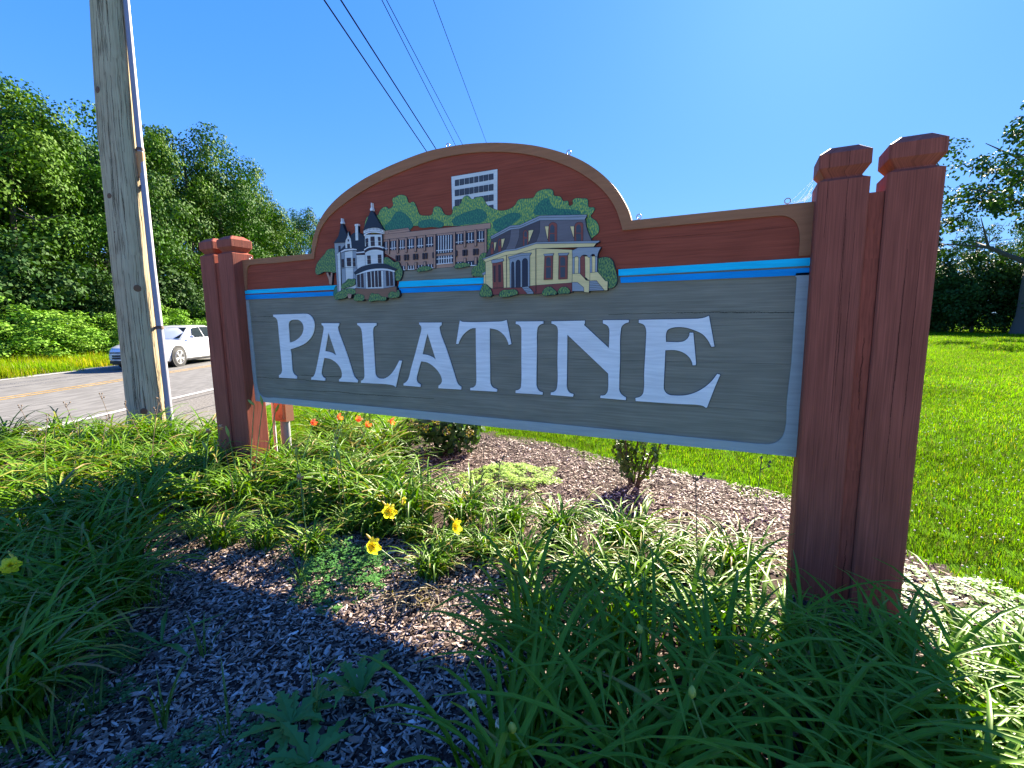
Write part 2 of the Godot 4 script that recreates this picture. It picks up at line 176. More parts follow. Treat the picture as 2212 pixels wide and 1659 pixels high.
var CASTLE := [
	["tree", "leaf_mid", "~-2698,1851 ~-2688,1916 ~-2640,1963 ~-2580,2003 ~-2565,2021 ~-2509,2032 ~-2479,2024 ~-2471,1927 ~-2480,1854 ~-2545,1858 ~-2615,1862 ~-2666,1847"],
	["tree_trunk", "bark_pale", "-2586,1852 -2567,1854 -2546,1813 -2534,1852 -2519,1849 -2535,1760 -2561,1762 -2563,1799"],
	["shrub", "leaf_mid", "-2002,1887 ~-1997,1923 ~-1972,1930 ~-1932,1909 ~-1903,1889 ~-1868,1889 ~-1852,1859 ~-1834,1826 ~-1839,1794 ~-1864,1759 -1900,1761 -1898,1830"],
	["hedge", "leaf_dark", "~-2521,1673 ~-2516,1712 ~-2490,1746 -2473,1745 -2479,1681 ~-2501,1662"],
	["tower_wall", "blue_grey", "-2477,2071 -2361,2068 -2372,2021 -2429,1704 -2477,1701 -2478,1878"],
	["main_roof", "roof_navy", "-2437,2002 -2373,2045 -2316,2102 ~-2269,2128 ~-2194,2107 -2166,2056 -2172,1977 -2261,1984 -2297,2010"],
	["wall", "white_paint", "-2421,1996 -2377,1997 -2298,2000 -2255,1995 -2268,1722 -2429,1704"],
	["bay_side", "blue_grey", "-2414,1994 -2379,1995 -2383,1775 -2428,1719"],
	["bay_side", "blue_grey", "-2295,1998 -2257,1994 -2269,1726 -2305,1776"],
	["trim", "line", "-2416,1875 -2380,1881 -2305,1877 -2262,1871 -2262,1868 -2305,1875 -2381,1878 -2416,1872"],
	["cornice", "white_trim", "-2420,2003 -2377,2017 -2297,2016 -2254,2009 -2254,2001 -2298,2005 -2378,2005 -2421,1994"],
	["gable", "white_paint", "-2366,2080 -2349,2100 -2336,2113 -2329,2143 -2325,2117 -2306,2087 -2303,2021 -2365,2023"],
	["window", "pane_brown", "-2345,2052 -2320,2051 -2321,2024 -2345,2025"],
	["window", "pane_dark", "-2337,2086 -2327,2085 -2327,2072 -2337,2073"],
	["window", "pane_brown", "-2436,2045 -2418,2045 -2419,2020 -2438,2002"],
	["chimney", "white_paint", "-2255,2176 -2228,2174 -2233,2071 -2260,2072"],
	["chimney_cap", "white_trim", "-2259,2190 -2225,2189 -2226,2175 -2260,2177"],
	["wall", "white_paint", "-2259,1970 -2173,1963 -2176,1884 -2258,1859"],
	["frieze", "maroon", "-2260,1978 -2172,1977 -2173,1962 -2259,1966"],
	["frieze", "white_trim", "-2259,1986 -2181,1987 -2175,1978 -2260,1978"],
	["round_tower", "white_paint", "-2172,1982 ~-2140,1991 ~-2090,1994 ~-2035,1988 -1999,1976 -2004,1884 -2176,1881"],
	["round_tower", "white_paint", "-2166,2105 -2004,2092 -2008,2013 -2169,2021"],
	["frieze", "maroon", "-2177,1992 ~-2151,2004 ~-2107,2010 ~-2046,2006 -1998,1993 -1999,1977 ~-2047,1990 ~-2108,1993 ~-2146,1987 -2172,1977"],
	["frieze", "white_trim", "-2181,2001 ~-2138,2017 ~-2088,2021 ~-2033,2015 -1998,2003 -1998,1993 ~-2046,2006 ~-2107,2010 ~-2151,2004 -2177,1992"],
	["frieze", "white_trim", "-2176,2135 ~-2141,2146 ~-2079,2148 ~-2025,2140 -1989,2127 -1993,2095 ~-2039,2107 ~-2100,2115 ~-2143,2110 -2173,2095"],
	["trim", "line", "-2176,2113 ~-2142,2122 ~-2080,2124 ~-2032,2118 -1992,2105 -1992,2102 ~-2032,2115 ~-2081,2121 ~-2143,2119 -2175,2109"],
	["trim", "line", "-2160,2141 -2157,2141 -2158,2125 -2161,2126"],
	["trim", "line", "-2146,2143 -2143,2143 -2144,2127 -2147,2128"],
	["trim", "line", "-2133,2145 -2130,2145 -2131,2129 -2134,2129"],
	["trim", "line", "-2119,2146 -2116,2146 -2117,2130 -2120,2130"],
	["trim", "line", "-2106,2146 -2103,2146 -2104,2131 -2107,2131"],
	["trim", "line", "-2093,2146 -2090,2146 -2091,2130 -2094,2131"],
	["trim", "line", "-2080,2145 -2077,2145 -2078,2130 -2081,2130"],
	["trim", "line", "-2067,2144 -2064,2144 -2065,2128 -2068,2129"],
	["trim", "line", "-2054,2142 -2051,2142 -2052,2126 -2055,2127"],
	["trim", "line", "-2041,2139 -2038,2139 -2039,2124 -2042,2124"],
	["trim", "line", "-2028,2136 -2025,2136 -2026,2121 -2029,2121"],
	["trim", "line", "-2015,2133 -2012,2132 -2013,2117 -2016,2117"],
	["trim", "line", "-2002,2128 -1999,2128 -2001,2113 -2004,2113"],
	["cone_roof", "roof_navy", "-2176,2135 -2144,2188 -2109,2244 -2093,2268 -2081,2266 -2066,2241 -2017,2166 -1988,2125 ~-2037,2143 ~-2085,2149 ~-2141,2146"],
	["finial", "white_trim", "-2101,2270 -2101,2281 -2091,2291 -2090,2323 -2083,2322 -2083,2290 -2077,2280 -2079,2267"],
	["window", "pane_brown", "-2109,2084 -2076,2082 -2076,2054 -2110,2056"],
	["window", "pane_brown", "-2109,2049 -2077,2048 -2077,2020 -2109,2021"],
	["window", "pane_brown", "-2159,2074 -2138,2076 -2138,2049 -2159,2047"],
	["window", "pane_brown", "-2158,2041 -2140,2042 -2141,2021 -2157,2021"],
	["window", "pane_brown", "-2039,2076 -2019,2074 -2019,2049 -2038,2052"],
	["window", "pane_brown", "-2037,2043 -2019,2041 -2020,2017 -2038,2019"],
	["window", "pane_brown", "-2151,1951 -2123,1950 -2123,1929 -2150,1930"],
	["window", "pane_brown", "-2151,1923 -2123,1923 -2123,1895 -2151,1894"],
	["window", "pane_brown", "-2048,1950 -2021,1949 -2021,1927 -2048,1928"],
	["window", "pane_brown", "-2049,1922 -2021,1921 -2022,1893 -2049,1895"],
	["window", "pane_brown", "-2355,1949 -2320,1947 -2320,1924 -2356,1925"],
	["window", "pane_brown", "-2355,1919 -2321,1918 -2322,1890 -2356,1892"],
	["window", "pane_brown", "-2407,1942 -2391,1943 -2392,1921 -2408,1921"],
	["window", "pane_brown", "-2408,1915 -2392,1916 -2393,1885 -2409,1884"],
	["window", "pane_brown", "-2292,1943 -2277,1942 -2277,1920 -2292,1921"],
	["window", "pane_brown", "-2292,1913 -2278,1912 -2279,1885 -2293,1887"],
	["cone_roof", "roof_navy", "-2478,2072 ~-2427,2116 ~-2406,2162 -2391,2207 -2379,2205 ~-2369,2177 ~-2349,2135 -2338,2113 -2363,2082 -2365,2068"],
	["finial", "white_trim", "-2396,2207 -2397,2216 -2390,2224 -2389,2245 -2383,2244 -2381,2226 -2373,2213 -2376,2205"],
	["corner_column", "white_paint", "-2459,1984 -2420,2001 -2420,1969 -2434,1704 -2455,1700 -2449,1969"],
	["porch_wall", "blue_grey", "-2274,1820 -2164,1833 -2057,1839 -1973,1834 -1903,1819 -1905,1718 -2008,1707 -2179,1712 -2276,1722"],
	["porch_front", "white_paint", "-2170,1832 -2088,1838 -2006,1835 -2010,1708 -2179,1712"],
	["porch_window", "pane_brown", "-2259,1822 -2235,1825 -2237,1729 -2261,1731"],
	["porch_window", "pane_brown", "-2220,1825 -2199,1827 -2201,1724 -2223,1726"],
	["porch_window", "pane_brown", "-2158,1833 -2129,1835 -2130,1723 -2159,1722"],
	["porch_window", "pane_brown", "-2117,1834 -2095,1836 -2097,1721 -2118,1722"],
	["porch_window", "pane_brown", "-2082,1836 -2061,1836 -2062,1721 -2086,1723"],
	["porch_window", "pane_brown", "-2050,1836 -2027,1835 -2029,1722 -2053,1722"],
	["porch_window", "pane_brown", "-1979,1831 -1958,1829 -1955,1726 -1980,1725"],
	["porch_window", "pane_brown", "-1941,1825 -1922,1822 -1919,1726 -1943,1725"],
	["porch_eave", "white_trim", "-2280,1821 ~-2233,1840 ~-2150,1851 ~-2056,1855 ~-1966,1848 -1895,1830 -1903,1819 ~-1967,1834 ~-2057,1839 ~-2151,1835 -2261,1819"],
	["porch_roof", "roof_navy", "-2289,1836 ~-2231,1868 ~-2147,1884 ~-2054,1888 ~-1976,1878 ~-1923,1856 -1877,1838 -1897,1830 ~-1966,1848 ~-2056,1855 ~-2150,1851 -2277,1822"],
	["porch_base", "brown_base", "-2288,1720 -2179,1711 -2008,1706 -1890,1716 -1890,1668 -1967,1643 -2071,1638 -2179,1631 -2235,1653 -2288,1684"],
	["shrub", "leaf_mid", "~-2428,1728 ~-2414,1757 ~-2383,1770 ~-2355,1792 ~-2315,1789 ~-2286,1789 ~-2284,1756 ~-2319,1738 ~-2373,1731"],
	["shrub", "leaf_mid", "~-2502,1647 ~-2496,1682 ~-2457,1700 ~-2401,1717 ~-2334,1720 ~-2289,1708 ~-2288,1684 ~-2351,1676 ~-2393,1653 ~-2448,1645"],
	["shrub", "leaf_mid", "~-2305,1633 ~-2299,1660 ~-2272,1676 ~-2233,1672 ~-2199,1656 ~-2208,1630 ~-2263,1627"],
	["shrub", "leaf_mid", "~-2160,1621 ~-2153,1640 ~-2125,1677 ~-2094,1669 ~-2063,1670 ~-2033,1650 ~-1988,1637 ~-1995,1623 ~-2072,1623 ~-2116,1620"],
	["shrub", "leaf_mid", "~-1967,1643 ~-1962,1667 ~-1928,1682 ~-1893,1673 ~-1874,1691 ~-1863,1667 ~-1871,1645 ~-1919,1637"],
	["shrub_stems", "bark_pale", "-2370,1682 -2361,1677 -2351,1686 -2346,1676 -2325,1681 -2337,1649 -2360,1647"],
]
var HOUSE := [
	["shrub", "leaf_mid", "-396,1811 ~-364,1815 ~-335,1811 ~-311,1790 ~-300,1754 ~-287,1710 ~-285,1667 ~-308,1640 -336,1638 -337,1677 -352,1682 -396,1736"],
	["side_porch", "blue_grey", "-1180,1768 -1151,1781 -1150,1761 -1172,1759"],
	["side_porch", "cream_wall", "-1164,1759 -1150,1761 -1150,1701 -1166,1704"],
	["wall", "cream_wall", "-1149,1841 -995,1874 -791,1899 -553,1872 -553,1682 -793,1673 -835,1671 -971,1668 -1102,1665 -1150,1700"],
	["brick_base", "brick_red", "-1112,1668 -971,1668 -898,1667 -835,1672 -793,1674 -553,1679 -552,1624 -793,1623 -898,1627 -1098,1628"],
	["roof", "slate", "-1102,1982 -962,2027 ~-966,1987 ~-976,1949 -1001,1907 -1148,1876 ~-1127,1910 ~-1111,1943"],
	["roof", "slate_light", "-962,2029 -900,2029 ~-905,1981 -935,1908 -1001,1907 ~-976,1949 ~-966,1987"],
	["roof", "slate", "-900,2029 -762,2063 ~-762,2002 -788,1937 -933,1908 ~-905,1973"],
	["roof", "slate_light", "-762,2065 -477,2038 ~-469,1994 ~-456,1957 -437,1914 -788,1938 ~-765,1994"],
	["cornice", "blue_grey", "-1109,1997 -964,2052 -900,2049 -764,2091 -468,2065 -469,2056 -480,2039 -762,2065 -900,2029 -962,2029 -1102,1982"],
	["trim", "line", "-1105,1990 -964,2042 -900,2040 -763,2080 -473,2055 -473,2053 -763,2078 -900,2037 -964,2039 -1104,1988"],
	["frieze", "cream_wall", "-1167,1858 -999,1899 -923,1901 -790,1928 -406,1900 ~-416,1891 -422,1881 -788,1899 -924,1877 -999,1874 -1149,1841"],
	["eave", "blue_grey", "-1172,1862 -1001,1907 -928,1908 -790,1936 -391,1911 -391,1905 -406,1900 -790,1928 -923,1900 -999,1898 -1167,1857"],
	["dormer", "brick_trim", "-1108,1886 -1107,1952 ~-1095,1966 -1086,1954 -1088,1890"],
	["dormer", "brick_trim", "-1054,1896 -1052,1969 ~-1042,1981 -1032,1967 -1032,1903"],
	["dormer", "brick_trim", "-877,1921 -876,2004 ~-862,2016 -843,2001 -842,1929"],
	["dormer", "brick_trim", "-708,1933 -703,2029 ~-696,2038 ~-681,2043 ~-658,2035 -652,2026 -653,1931"],
	["dormer", "brick_trim", "-541,1923 -539,2012 ~-532,2023 ~-515,2027 ~-494,2022 -489,2011 -489,1921"],
	["dormer_pane", "pane_slate", "-870,1978 -869,1999 ~-860,2010 -850,1997 -850,1970"],
	["dormer_pane", "pane_slate", "-868,1961 -849,1964 -849,1926 -869,1922"],
	["dormer_pane", "pane_slate", "-698,1983 -696,2020 ~-682,2031 -667,2017 -667,1981"],
	["dormer_pane", "pane_slate", "-699,1977 -667,1974 -666,1932 -699,1934"],
	["dormer_pane", "pane_slate", "-531,1969 -530,2006 ~-515,2016 -502,2003 -501,1966"],
	["dormer_pane", "pane_slate", "-531,1964 -501,1961 -501,1921 -531,1923"],
	["dormer_pane", "pane_slate", "-1101,1923 -1101,1950 -1091,1951 -1092,1924"],
	["dormer_pane", "pane_slate", "-1046,1934 -1046,1966 -1037,1968 -1038,1935"],
	["dormer_cheek", "cream_wall", "-1083,1958 -1065,1959 -1080,1904"],
	["dormer_cheek", "cream_wall", "-1029,1975 -1004,1977 -1027,1916"],
	["dormer_cheek", "cream_wall", "-838,2010 -805,2011 -839,1939"],
	["dormer_cheek", "cream_wall", "-729,2024 -705,2023 -712,1946"],
	["dormer_cheek", "cream_wall", "-567,2008 -544,2007 -545,1942"],
	["door", "brick_trim", "-1096,1829 -1024,1833 -1021,1672 -1097,1672"],
	["trim", "line", "-1066,1831 -1064,1831 -1065,1673 -1067,1673"],
	["door_pane", "pane_brown", "-1090,1811 -1074,1814 -1076,1707 -1090,1707"],
	["door_pane", "pane_brown", "-1055,1817 -1035,1818 -1036,1707 -1056,1707"],
	["door_hood", "blue_grey", "-1103,1848 -1020,1854 -1015,1839 -1068,1831 -1101,1831"],
	["porch", "blue_grey", "-982,1860 -890,1876 -821,1873 -833,1856 -835,1671 -971,1668 -971,1840"],
	["porch_arch", "pane_dark", "-962,1669 -959,1811 ~-956,1824 ~-949,1829 ~-943,1823 -942,1810 -941,1669"],
	["porch_arch", "pane_dark", "-931,1668 -928,1818 ~-922,1832 ~-912,1837 ~-901,1831 -898,1822 -899,1667"],
	["porch_arch", "pane_dark", "-885,1670 -883,1828 ~-876,1839 ~-864,1843 ~-852,1838 -847,1825 -848,1671"],
	["trim", "line", "-980,1849 -891,1864 -828,1863 -828,1861 -891,1862 -979,1847"],
	["corner_line", "line", "-792,1899 -789,1899 -791,1625 -794,1625"],
	["corner_line", "line", "-996,1874 -993,1874 -996,1668 -998,1668"],
	["window", "brick_trim", "-731,1849 -679,1848 -682,1707 -737,1707"],
	["window_pane", "pane_slate", "-722,1788 -722,1825 ~-717,1837 ~-706,1840 ~-695,1835 -691,1823 -690,1786"],
	["window_pane", "pane_slate", "-723,1780 -690,1779 -691,1715 -723,1715"],
	["window_hood", "blue_grey", "-737,1860 -673,1859 -679,1848 -731,1849"],
	["window", "brick_trim", "-638,1845 -584,1843 -586,1705 -641,1705"],
	["window_pane", "pane_slate", "-630,1784 -630,1821 ~-625,1832 ~-613,1834 ~-602,1830 -598,1819 -598,1782"],
	["window_pane", "pane_slate", "-630,1776 -598,1775 -599,1714 -629,1714"],
	["window_hood", "blue_grey", "-642,1857 -576,1855 -584,1843 -638,1845"],
	["porch_back", "cream_wall", "-549,1832 -401,1823 -404,1732 -445,1685 -471,1708 -505,1726 -548,1728"],
	["front_door", "brick_trim", "-503,1728 -503,1822 ~-496,1832 ~-489,1834 ~-479,1829 -476,1817 -474,1702"],
	["porch_post", "blue_grey", "-551,1826 -540,1829 -540,1730 -551,1729"],
	["porch_post", "blue_grey", "-513,1823 -505,1825 -504,1728 -514,1731"],
	["porch_post", "blue_grey", "-444,1826 -434,1830 -432,1732 -442,1730"],
	["porch_post", "blue_grey", "-411,1822 -401,1821 -401,1734 -411,1733"],
	["porch_roof", "blue_grey", "-553,1867 -517,1881 -380,1873 -389,1858 ~-396,1843 -401,1821 ~-411,1824 ~-417,1836 ~-430,1838 ~-440,1832 -444,1822 ~-453,1822 ~-461,1833 ~-476,1838 ~-493,1836 ~-504,1824 -513,1823 ~-519,1832 ~-529,1834 ~-538,1828 -551,1825"],
	["stairs", "blue_grey", "-445,1685 -403,1687 -355,1638 -356,1627 -447,1628"],
	["step_edge", "line", "-446,1678 -397,1678 -397,1676 -446,1676"],
	["step_edge", "line", "-446,1667 -387,1668 -387,1666 -446,1665"],
	["step_edge", "line", "-446,1657 -377,1657 -377,1655 -446,1655"],
	["step_edge", "line", "-446,1646 -367,1647 -367,1645 -446,1644"],
	["step_edge", "line", "-446,1636 -357,1637 -357,1635 -446,1634"],
	["steps_side", "blue_grey", "-553,1684 -520,1682 -507,1671 -492,1658 -480,1648 -479,1627 -552,1630"],
	["balustrade", "cream_wall", "-551,1731 -505,1730 -466,1688 -447,1685 -449,1618 -478,1621 -480,1648 -492,1658 -507,1671 -520,1682 -553,1683"],
	["balustrade", "cream_wall", "-442,1731 -396,1733 -352,1680 -337,1677 -338,1626 -354,1626 -403,1686 -443,1686"],
	["porch_steps", "blue_grey", "-885,1666 -840,1670 -838,1661 -826,1654 -819,1643 -808,1632 -809,1624 -850,1625 -859,1638 -874,1652"],
	["step_edge", "line", "-876,1658 -835,1660 -835,1658 -876,1656"],
	["step_edge", "line", "-865,1647 -827,1649 -827,1647 -865,1645"],
	["step_edge", "line", "-855,1637 -818,1638 -818,1636 -855,1634"],
	["shrub", "leaf_mid", "~-1192,1624 ~-1185,1669 ~-1156,1699 ~-1128,1680 ~-1103,1639 ~-1108,1621 ~-1155,1619"],
	["shrub", "leaf_mid", "~-1049,1619 ~-1036,1648 ~-981,1654 ~-927,1650 ~-917,1630 ~-947,1620 ~-1002,1611"],
	["shrub", "leaf_mid", "~-747,1617 ~-737,1646 ~-702,1662 ~-668,1643 ~-652,1620 ~-691,1613"],
	["shrub", "leaf_mid", "~-643,1622 ~-632,1648 ~-605,1657 ~-579,1646 ~-568,1623 ~-605,1618"],
]

const FACE := -0.09                      # front of the raised work on the sign board
const FIELD := -0.098                    # sunk, sandblasted field
const SIGN_AT := Vector3(-1.47, 0, -0.1)

var rng := RandomNumberGenerator.new()
var M := {}
var used := {}
var sun_dir := Vector3(-0.10, -0.565, 1.0).normalized()


# ------------------------------------------------------------------ mesh builder
class MB:
	var v := PackedVector3Array()
	var n := PackedVector3Array()
	var t := PackedVector2Array()
	var c := PackedColorArray()

	func tri(p: Array, nn: Array, uv: Array, col: Color) -> void:
		var a: Vector3 = p[0]
		var b: Vector3 = p[1]
		var d: Vector3 = p[2]
		var face := (b - a).cross(d - a)
		var want: Vector3 = nn[0] + nn[1] + nn[2]
		var order := [0, 2, 1] if face.dot(want) > 0 else [0, 1, 2]
		for i in order:
			v.append(p[i])
			n.append(nn[i])
			t.append(uv[i])
			c.append(col)

	func flat(a: Vector3, b: Vector3, d: Vector3, out: Vector3, col := Color.WHITE, ua := Vector2.ZERO, ub := Vector2.ZERO, ud := Vector2.ZERO) -> void:
		var f := (b - a).cross(d - a).normalized()
		if f.dot(out) < 0:
			f = -f
		tri([a, b, d], [f, f, f], [ua, ub, ud], col)

	# four corners in order round the face; out says which side is the front
	func quad(a: Vector3, b: Vector3, d: Vector3, e: Vector3, out: Vector3, col := Color.WHITE, ua := Vector2.ZERO, ub := Vector2.ZERO, ud := Vector2.ZERO, ue := Vector2.ZERO) -> void:
		flat(a, b, d, out, col, ua, ub, ud)
		flat(a, d, e, out, col, ua, ud, ue)

	func box(at: Vector3, size: Vector3, b := Basis(), col := Color.WHITE) -> void:
		var h := size / 2
		for ax in 3:
			for s in [-1.0, 1.0]:
				var o := Vector3.ZERO
				o[ax] = s
				var u := Vector3.ZERO
				u[(ax + 1) % 3] = h[(ax + 1) % 3]
				var w := Vector3.ZERO
				w[(ax + 2) % 3] = h[(ax + 2) % 3]
				var m: Vector3 = o * h[ax]
				var lu := u.length() * 2
				var lw := w.length() * 2
				quad(at + b * (m - u - w), at + b * (m + u - w), at + b * (m + u + w), at + b * (m - u + w), b * o, col, Vector2(0, 0), Vector2(lu, 0), Vector2(lu, lw), Vector2(0, lw))

	# rings of points joined into a smooth or flat skin; a ring closes on itself
	func skin(rings: Array, smooth := true, col := Color.WHITE, cap := true, vscale := 1.0, closed := true) -> void:
		var k: int = rings[0].size()
		var mids: Array = []
		for r in rings:
			var m := Vector3.ZERO
			for p in r:
				m += p
			mids.append(m / k)
		var norms: Array = []
		if smooth:
			for i in rings.size():
				var row := []
				for j in k:
					var jn := (j + 1) % k if closed else mini(j + 1, k - 1)
					var jp := (j + k - 1) % k if closed else maxi(j - 1, 0)
					var along: Vector3 = rings[mini(i + 1, rings.size() - 1)][j] - rings[maxi(i - 1, 0)][j]
					var round_: Vector3 = rings[i][jn] - rings[i][jp]
					var nn := along.cross(round_).normalized()
					if nn.dot(rings[i][j] - mids[i]) < 0:
						nn = -nn
					row.append(nn)
				norms.append(row)
		var run := 0.0
		for i in rings.size() - 1:
			var step: float = (rings[i + 1][0] - rings[i][0]).length()
			for j in (k if closed else k - 1):
				var jn := (j + 1) % k
				var a: Vector3 = rings[i][j]
				var b: Vector3 = rings[i][jn]
				var d: Vector3 = rings[i + 1][jn]
				var e: Vector3 = rings[i + 1][j]
				var u0 := float(j) / k
				var u1 := float(j + 1) / k
				var ta := Vector2(u0, run * vscale)
				var tb := Vector2(u1, run * vscale)
				var td := Vector2(u1, (run + step) * vscale)
				var te := Vector2(u0, (run + step) * vscale)
				if smooth:
					tri([a, b, d], [norms[i][j], norms[i][jn], norms[i + 1][jn]], [ta, tb, td], col)
					tri([a, d, e], [norms[i][j], norms[i + 1][jn], norms[i + 1][j]], [ta, td, te], col)
				else:
					var out: Vector3 = (a + b + d + e) / 4 - (mids[i] + mids[i + 1]) / 2
					quad(a, b, d, e, out, col, ta, tb, td, te)
			run += step
		if cap:
			for i in [0, rings.size() - 1]:
				var out: Vector3 = mids[0] - mids[1] if i == 0 else mids[i] - mids[i - 1]
				if out.length() < 1e-6:
					out = Vector3.UP
				for j in k:
					flat(mids[i], rings[i][j], rings[i][(j + 1) % k], out, col)

	func tube(path: Array, radii: Array, sides := 8, col := Color.WHITE, cap := true) -> void:
		var rings := []
		var side := Vector3.RIGHT
		for i in path.size():
			var d: Vector3 = (path[mini(i + 1, path.size() - 1)] - path[maxi(i - 1, 0)]).normalized()
			if i == 0:
				side = d.cross(Vector3(0.3, 0.2, 0.93)).normalized()
			side = (side - d * side.dot(d)).normalized()
			var up := d.cross(side)
			var ring := []
			for j in sides:
				var a := TAU * j / sides
				ring.append(path[i] + (side * cos(a) + up * sin(a)) * radii[i])
			rings.append(ring)
		skin(rings, true, col, cap)

	func mesh() -> ArrayMesh:
		var a := []
		a.resize(Mesh.ARRAY_MAX)
		a[Mesh.ARRAY_VERTEX] = v
		a[Mesh.ARRAY_NORMAL] = n
		a[Mesh.ARRAY_TEX_UV] = t
		a[Mesh.ARRAY_COLOR] = c
		var tan := PackedFloat32Array()
		tan.resize(v.size() * 4)
		for i in v.size():
			var q := n[i].cross(Vector3.UP if absf(n[i].y) < 0.9 else Vector3.RIGHT).normalized()
			tan[i * 4] = -q.x
			tan[i * 4 + 1] = -q.y
			tan[i * 4 + 2] = -q.z
			tan[i * 4 + 3] = 1.0
		a[Mesh.ARRAY_TANGENT] = tan
		var m := ArrayMesh.new()
		m.add_surface_from_arrays(Mesh.PRIMITIVE_TRIANGLES, a)
		return m


# ------------------------------------------------------------------ nodes
func numbered(called: String) -> String:
	var k: int = used.get(called, 0)
	used[called] = k + 1
	return called if k == 0 else "%s_%03d" % [called, k]


func tag(o: Node3D, label: String, category: String, group := "", kind := "") -> Node3D:
	if label:
		o.set_meta("label", label)
	if category:
		o.set_meta("category", category)
	if group:
		o.set_meta("group", group)
	if kind:
		o.set_meta("kind", kind)
	return o


func thing(called: String, label: String, category: String, at := Vector3.ZERO, turn := 0.0, group := "") -> Node3D:
	var o := Node3D.new()
	o.name = numbered(called)
	add_child(o)
	o.position = at
	o.rotation.y = turn
	tag(o, label, category, group)
	return o


func part(called: String, mesh: Mesh, mat: Material, parent: Node = null) -> MeshInstance3D:
	var o := MeshInstance3D.new()
	o.mesh = mesh
	o.material_override = mat
	if parent == null:
		o.name = numbered(called)
		add_child(o)
	else:
		o.name = called
		parent.add_child(o, true)
		var k: int = 0
		for c in parent.get_children():
			if c != o and String(c.name).begins_with(called) and (String(c.name) == called or String(c.name).trim_prefix(called + "_").is_valid_int()):
				k += 1
		if k > 0:
			o.name = "%s_%03d" % [called, k]
	return o


func structure(called: String, mesh: Mesh, mat: Material, label: String) -> MeshInstance3D:
	var o := part(called, mesh, mat)
	tag(o, label, "", "", "structure")
	return o


func scatter(called: String, mesh: Mesh, mat: Material, where: Array, tints: Array, label: String, category: String) -> MultiMeshInstance3D:
	var mm := MultiMesh.new()
	mm.transform_format = MultiMesh.TRANSFORM_3D
	mm.use_colors = tints.size() > 0
	mm.mesh = mesh
	mm.instance_count = where.size()
	for i in where.size():
		mm.set_instance_transform(i, where[i])
		if tints.size() > 0:
			mm.set_instance_color(i, tints[i])
	var o := MultiMeshInstance3D.new()
	o.multimesh = mm
	o.material_override = mat
	o.name = numbered(called)
	add_child(o)
	tag(o, label, category, "", "stuff")
	return o


# ------------------------------------------------------------------ materials and computed textures
func srgb(c: Color) -> Color:
	return c.linear_to_srgb()


func paint(name_: String, base: Color, rough := 0.6, tex: Texture2D = null, uvs := Vector3.ONE, normal: Texture2D = null, nscale := 1.0, height: Texture2D = null, hs := 1.0) -> StandardMaterial3D:
	var m := StandardMaterial3D.new()
	m.resource_name = name_
	m.albedo_color = srgb(base)
	m.roughness = rough
	if tex:
		m.albedo_texture = tex
	m.uv1_scale = uvs
	if normal:
		m.normal_enabled = true
		m.normal_texture = normal
		m.normal_scale = nscale
	if height:
		m.heightmap_enabled = true
		m.heightmap_texture = height
		m.heightmap_scale = hs
	M[name_] = m
	return m


func leafy(name_: String, tint: Color, back: Color, rough := 0.45) -> StandardMaterial3D:
	var m := StandardMaterial3D.new()
	m.resource_name = name_
	m.albedo_color = srgb(tint)
	m.vertex_color_use_as_albedo = true
	m.roughness = rough
	m.metallic_specular = 0.4
	m.cull_mode = BaseMaterial3D.CULL_DISABLED
	m.backlight_enabled = true
	m.backlight = back
	M[name_] = m
	return m


func noise(seed_: int, freq: float, octaves := 3) -> FastNoiseLite:
	var f := FastNoiseLite.new()
	f.seed = seed_
	f.noise_type = FastNoiseLite.TYPE_SIMPLEX_SMOOTH
	f.frequency = freq
	f.fractal_octaves = octaves
	return f


func noise_tex(seed_: int, freq: float, size: int, from: Color, to: Color, octaves := 4) -> NoiseTexture2D:
	var t := NoiseTexture2D.new()
	t.width = size
	t.height = size
	t.seamless = true
	t.noise = noise(seed_, freq, octaves)
	var g := Gradient.new()
	g.offsets = PackedFloat32Array([0.25, 0.75])
	g.colors = PackedColorArray([from, to])
	t.color_ramp = g
	return t


# straight wood grain along x: light and dark streaks; a few long fine cracks and, if asked, scratches through the paint
func grain_image(seed_: int, w: int, h: int, low: float, cracks: int, scratches: int, fine: float, wavy := 10.0) -> Image:
	var img := Image.create(w, h, false, Image.FORMAT_RGB8)
	var a := noise(seed_, 0.012, 3)
	var b := noise(seed_ + 7, 0.05, 2)
	for y in h:
		for x in w:
			var bend := a.get_noise_2d(x * 0.35, y * 0.6) * wavy
			var s := b.get_noise_2d(x * fine * 0.12, (y + bend) * 3.0) * 0.6 + b.get_noise_2d(x * fine * 0.4 + 900, y * 9.0) * 0.4
			var blot := a.get_noise_2d(x * 0.5 + 400, y * 1.2 + 90)
			var k := clampf(0.5 + s * 0.75 + blot * 0.35, 0, 1)
			var g := lerpf(low, 1.0, k)
			img.set_pixel(x, y, Color(g, g, g))
	var r := RandomNumberGenerator.new()
	r.seed = seed_
	for i in cracks:
		var x := r.randf() * w
		var y := r.randf() * h
		var long := int(r.randf_range(0.12, 0.45) * w)
		for j in long:
			y += r.randf_range(-0.28, 0.28)
			var px := int(x + j) % w
			var wide := 1 if j < long * 0.2 or j > long * 0.75 else r.randi_range(1, 2)
			for q in wide:
				var py := posmod(int(y) + q, h)
				img.set_pixel(px, py, img.get_pixel(px, py) * 0.5)
	for i in scratches:
		var x := r.randf() * w * 0.45 + w * 0.05
		var y := int(r.randf() * h)
		for j in r.randi_range(4, 22):
			var px := int(x + j) % w
			img.set_pixel(px, y, Color(1.0, 0.95, 0.75))
	return img


func tex_of(img: Image) -> ImageTexture:
	return ImageTexture.create_from_image(img)


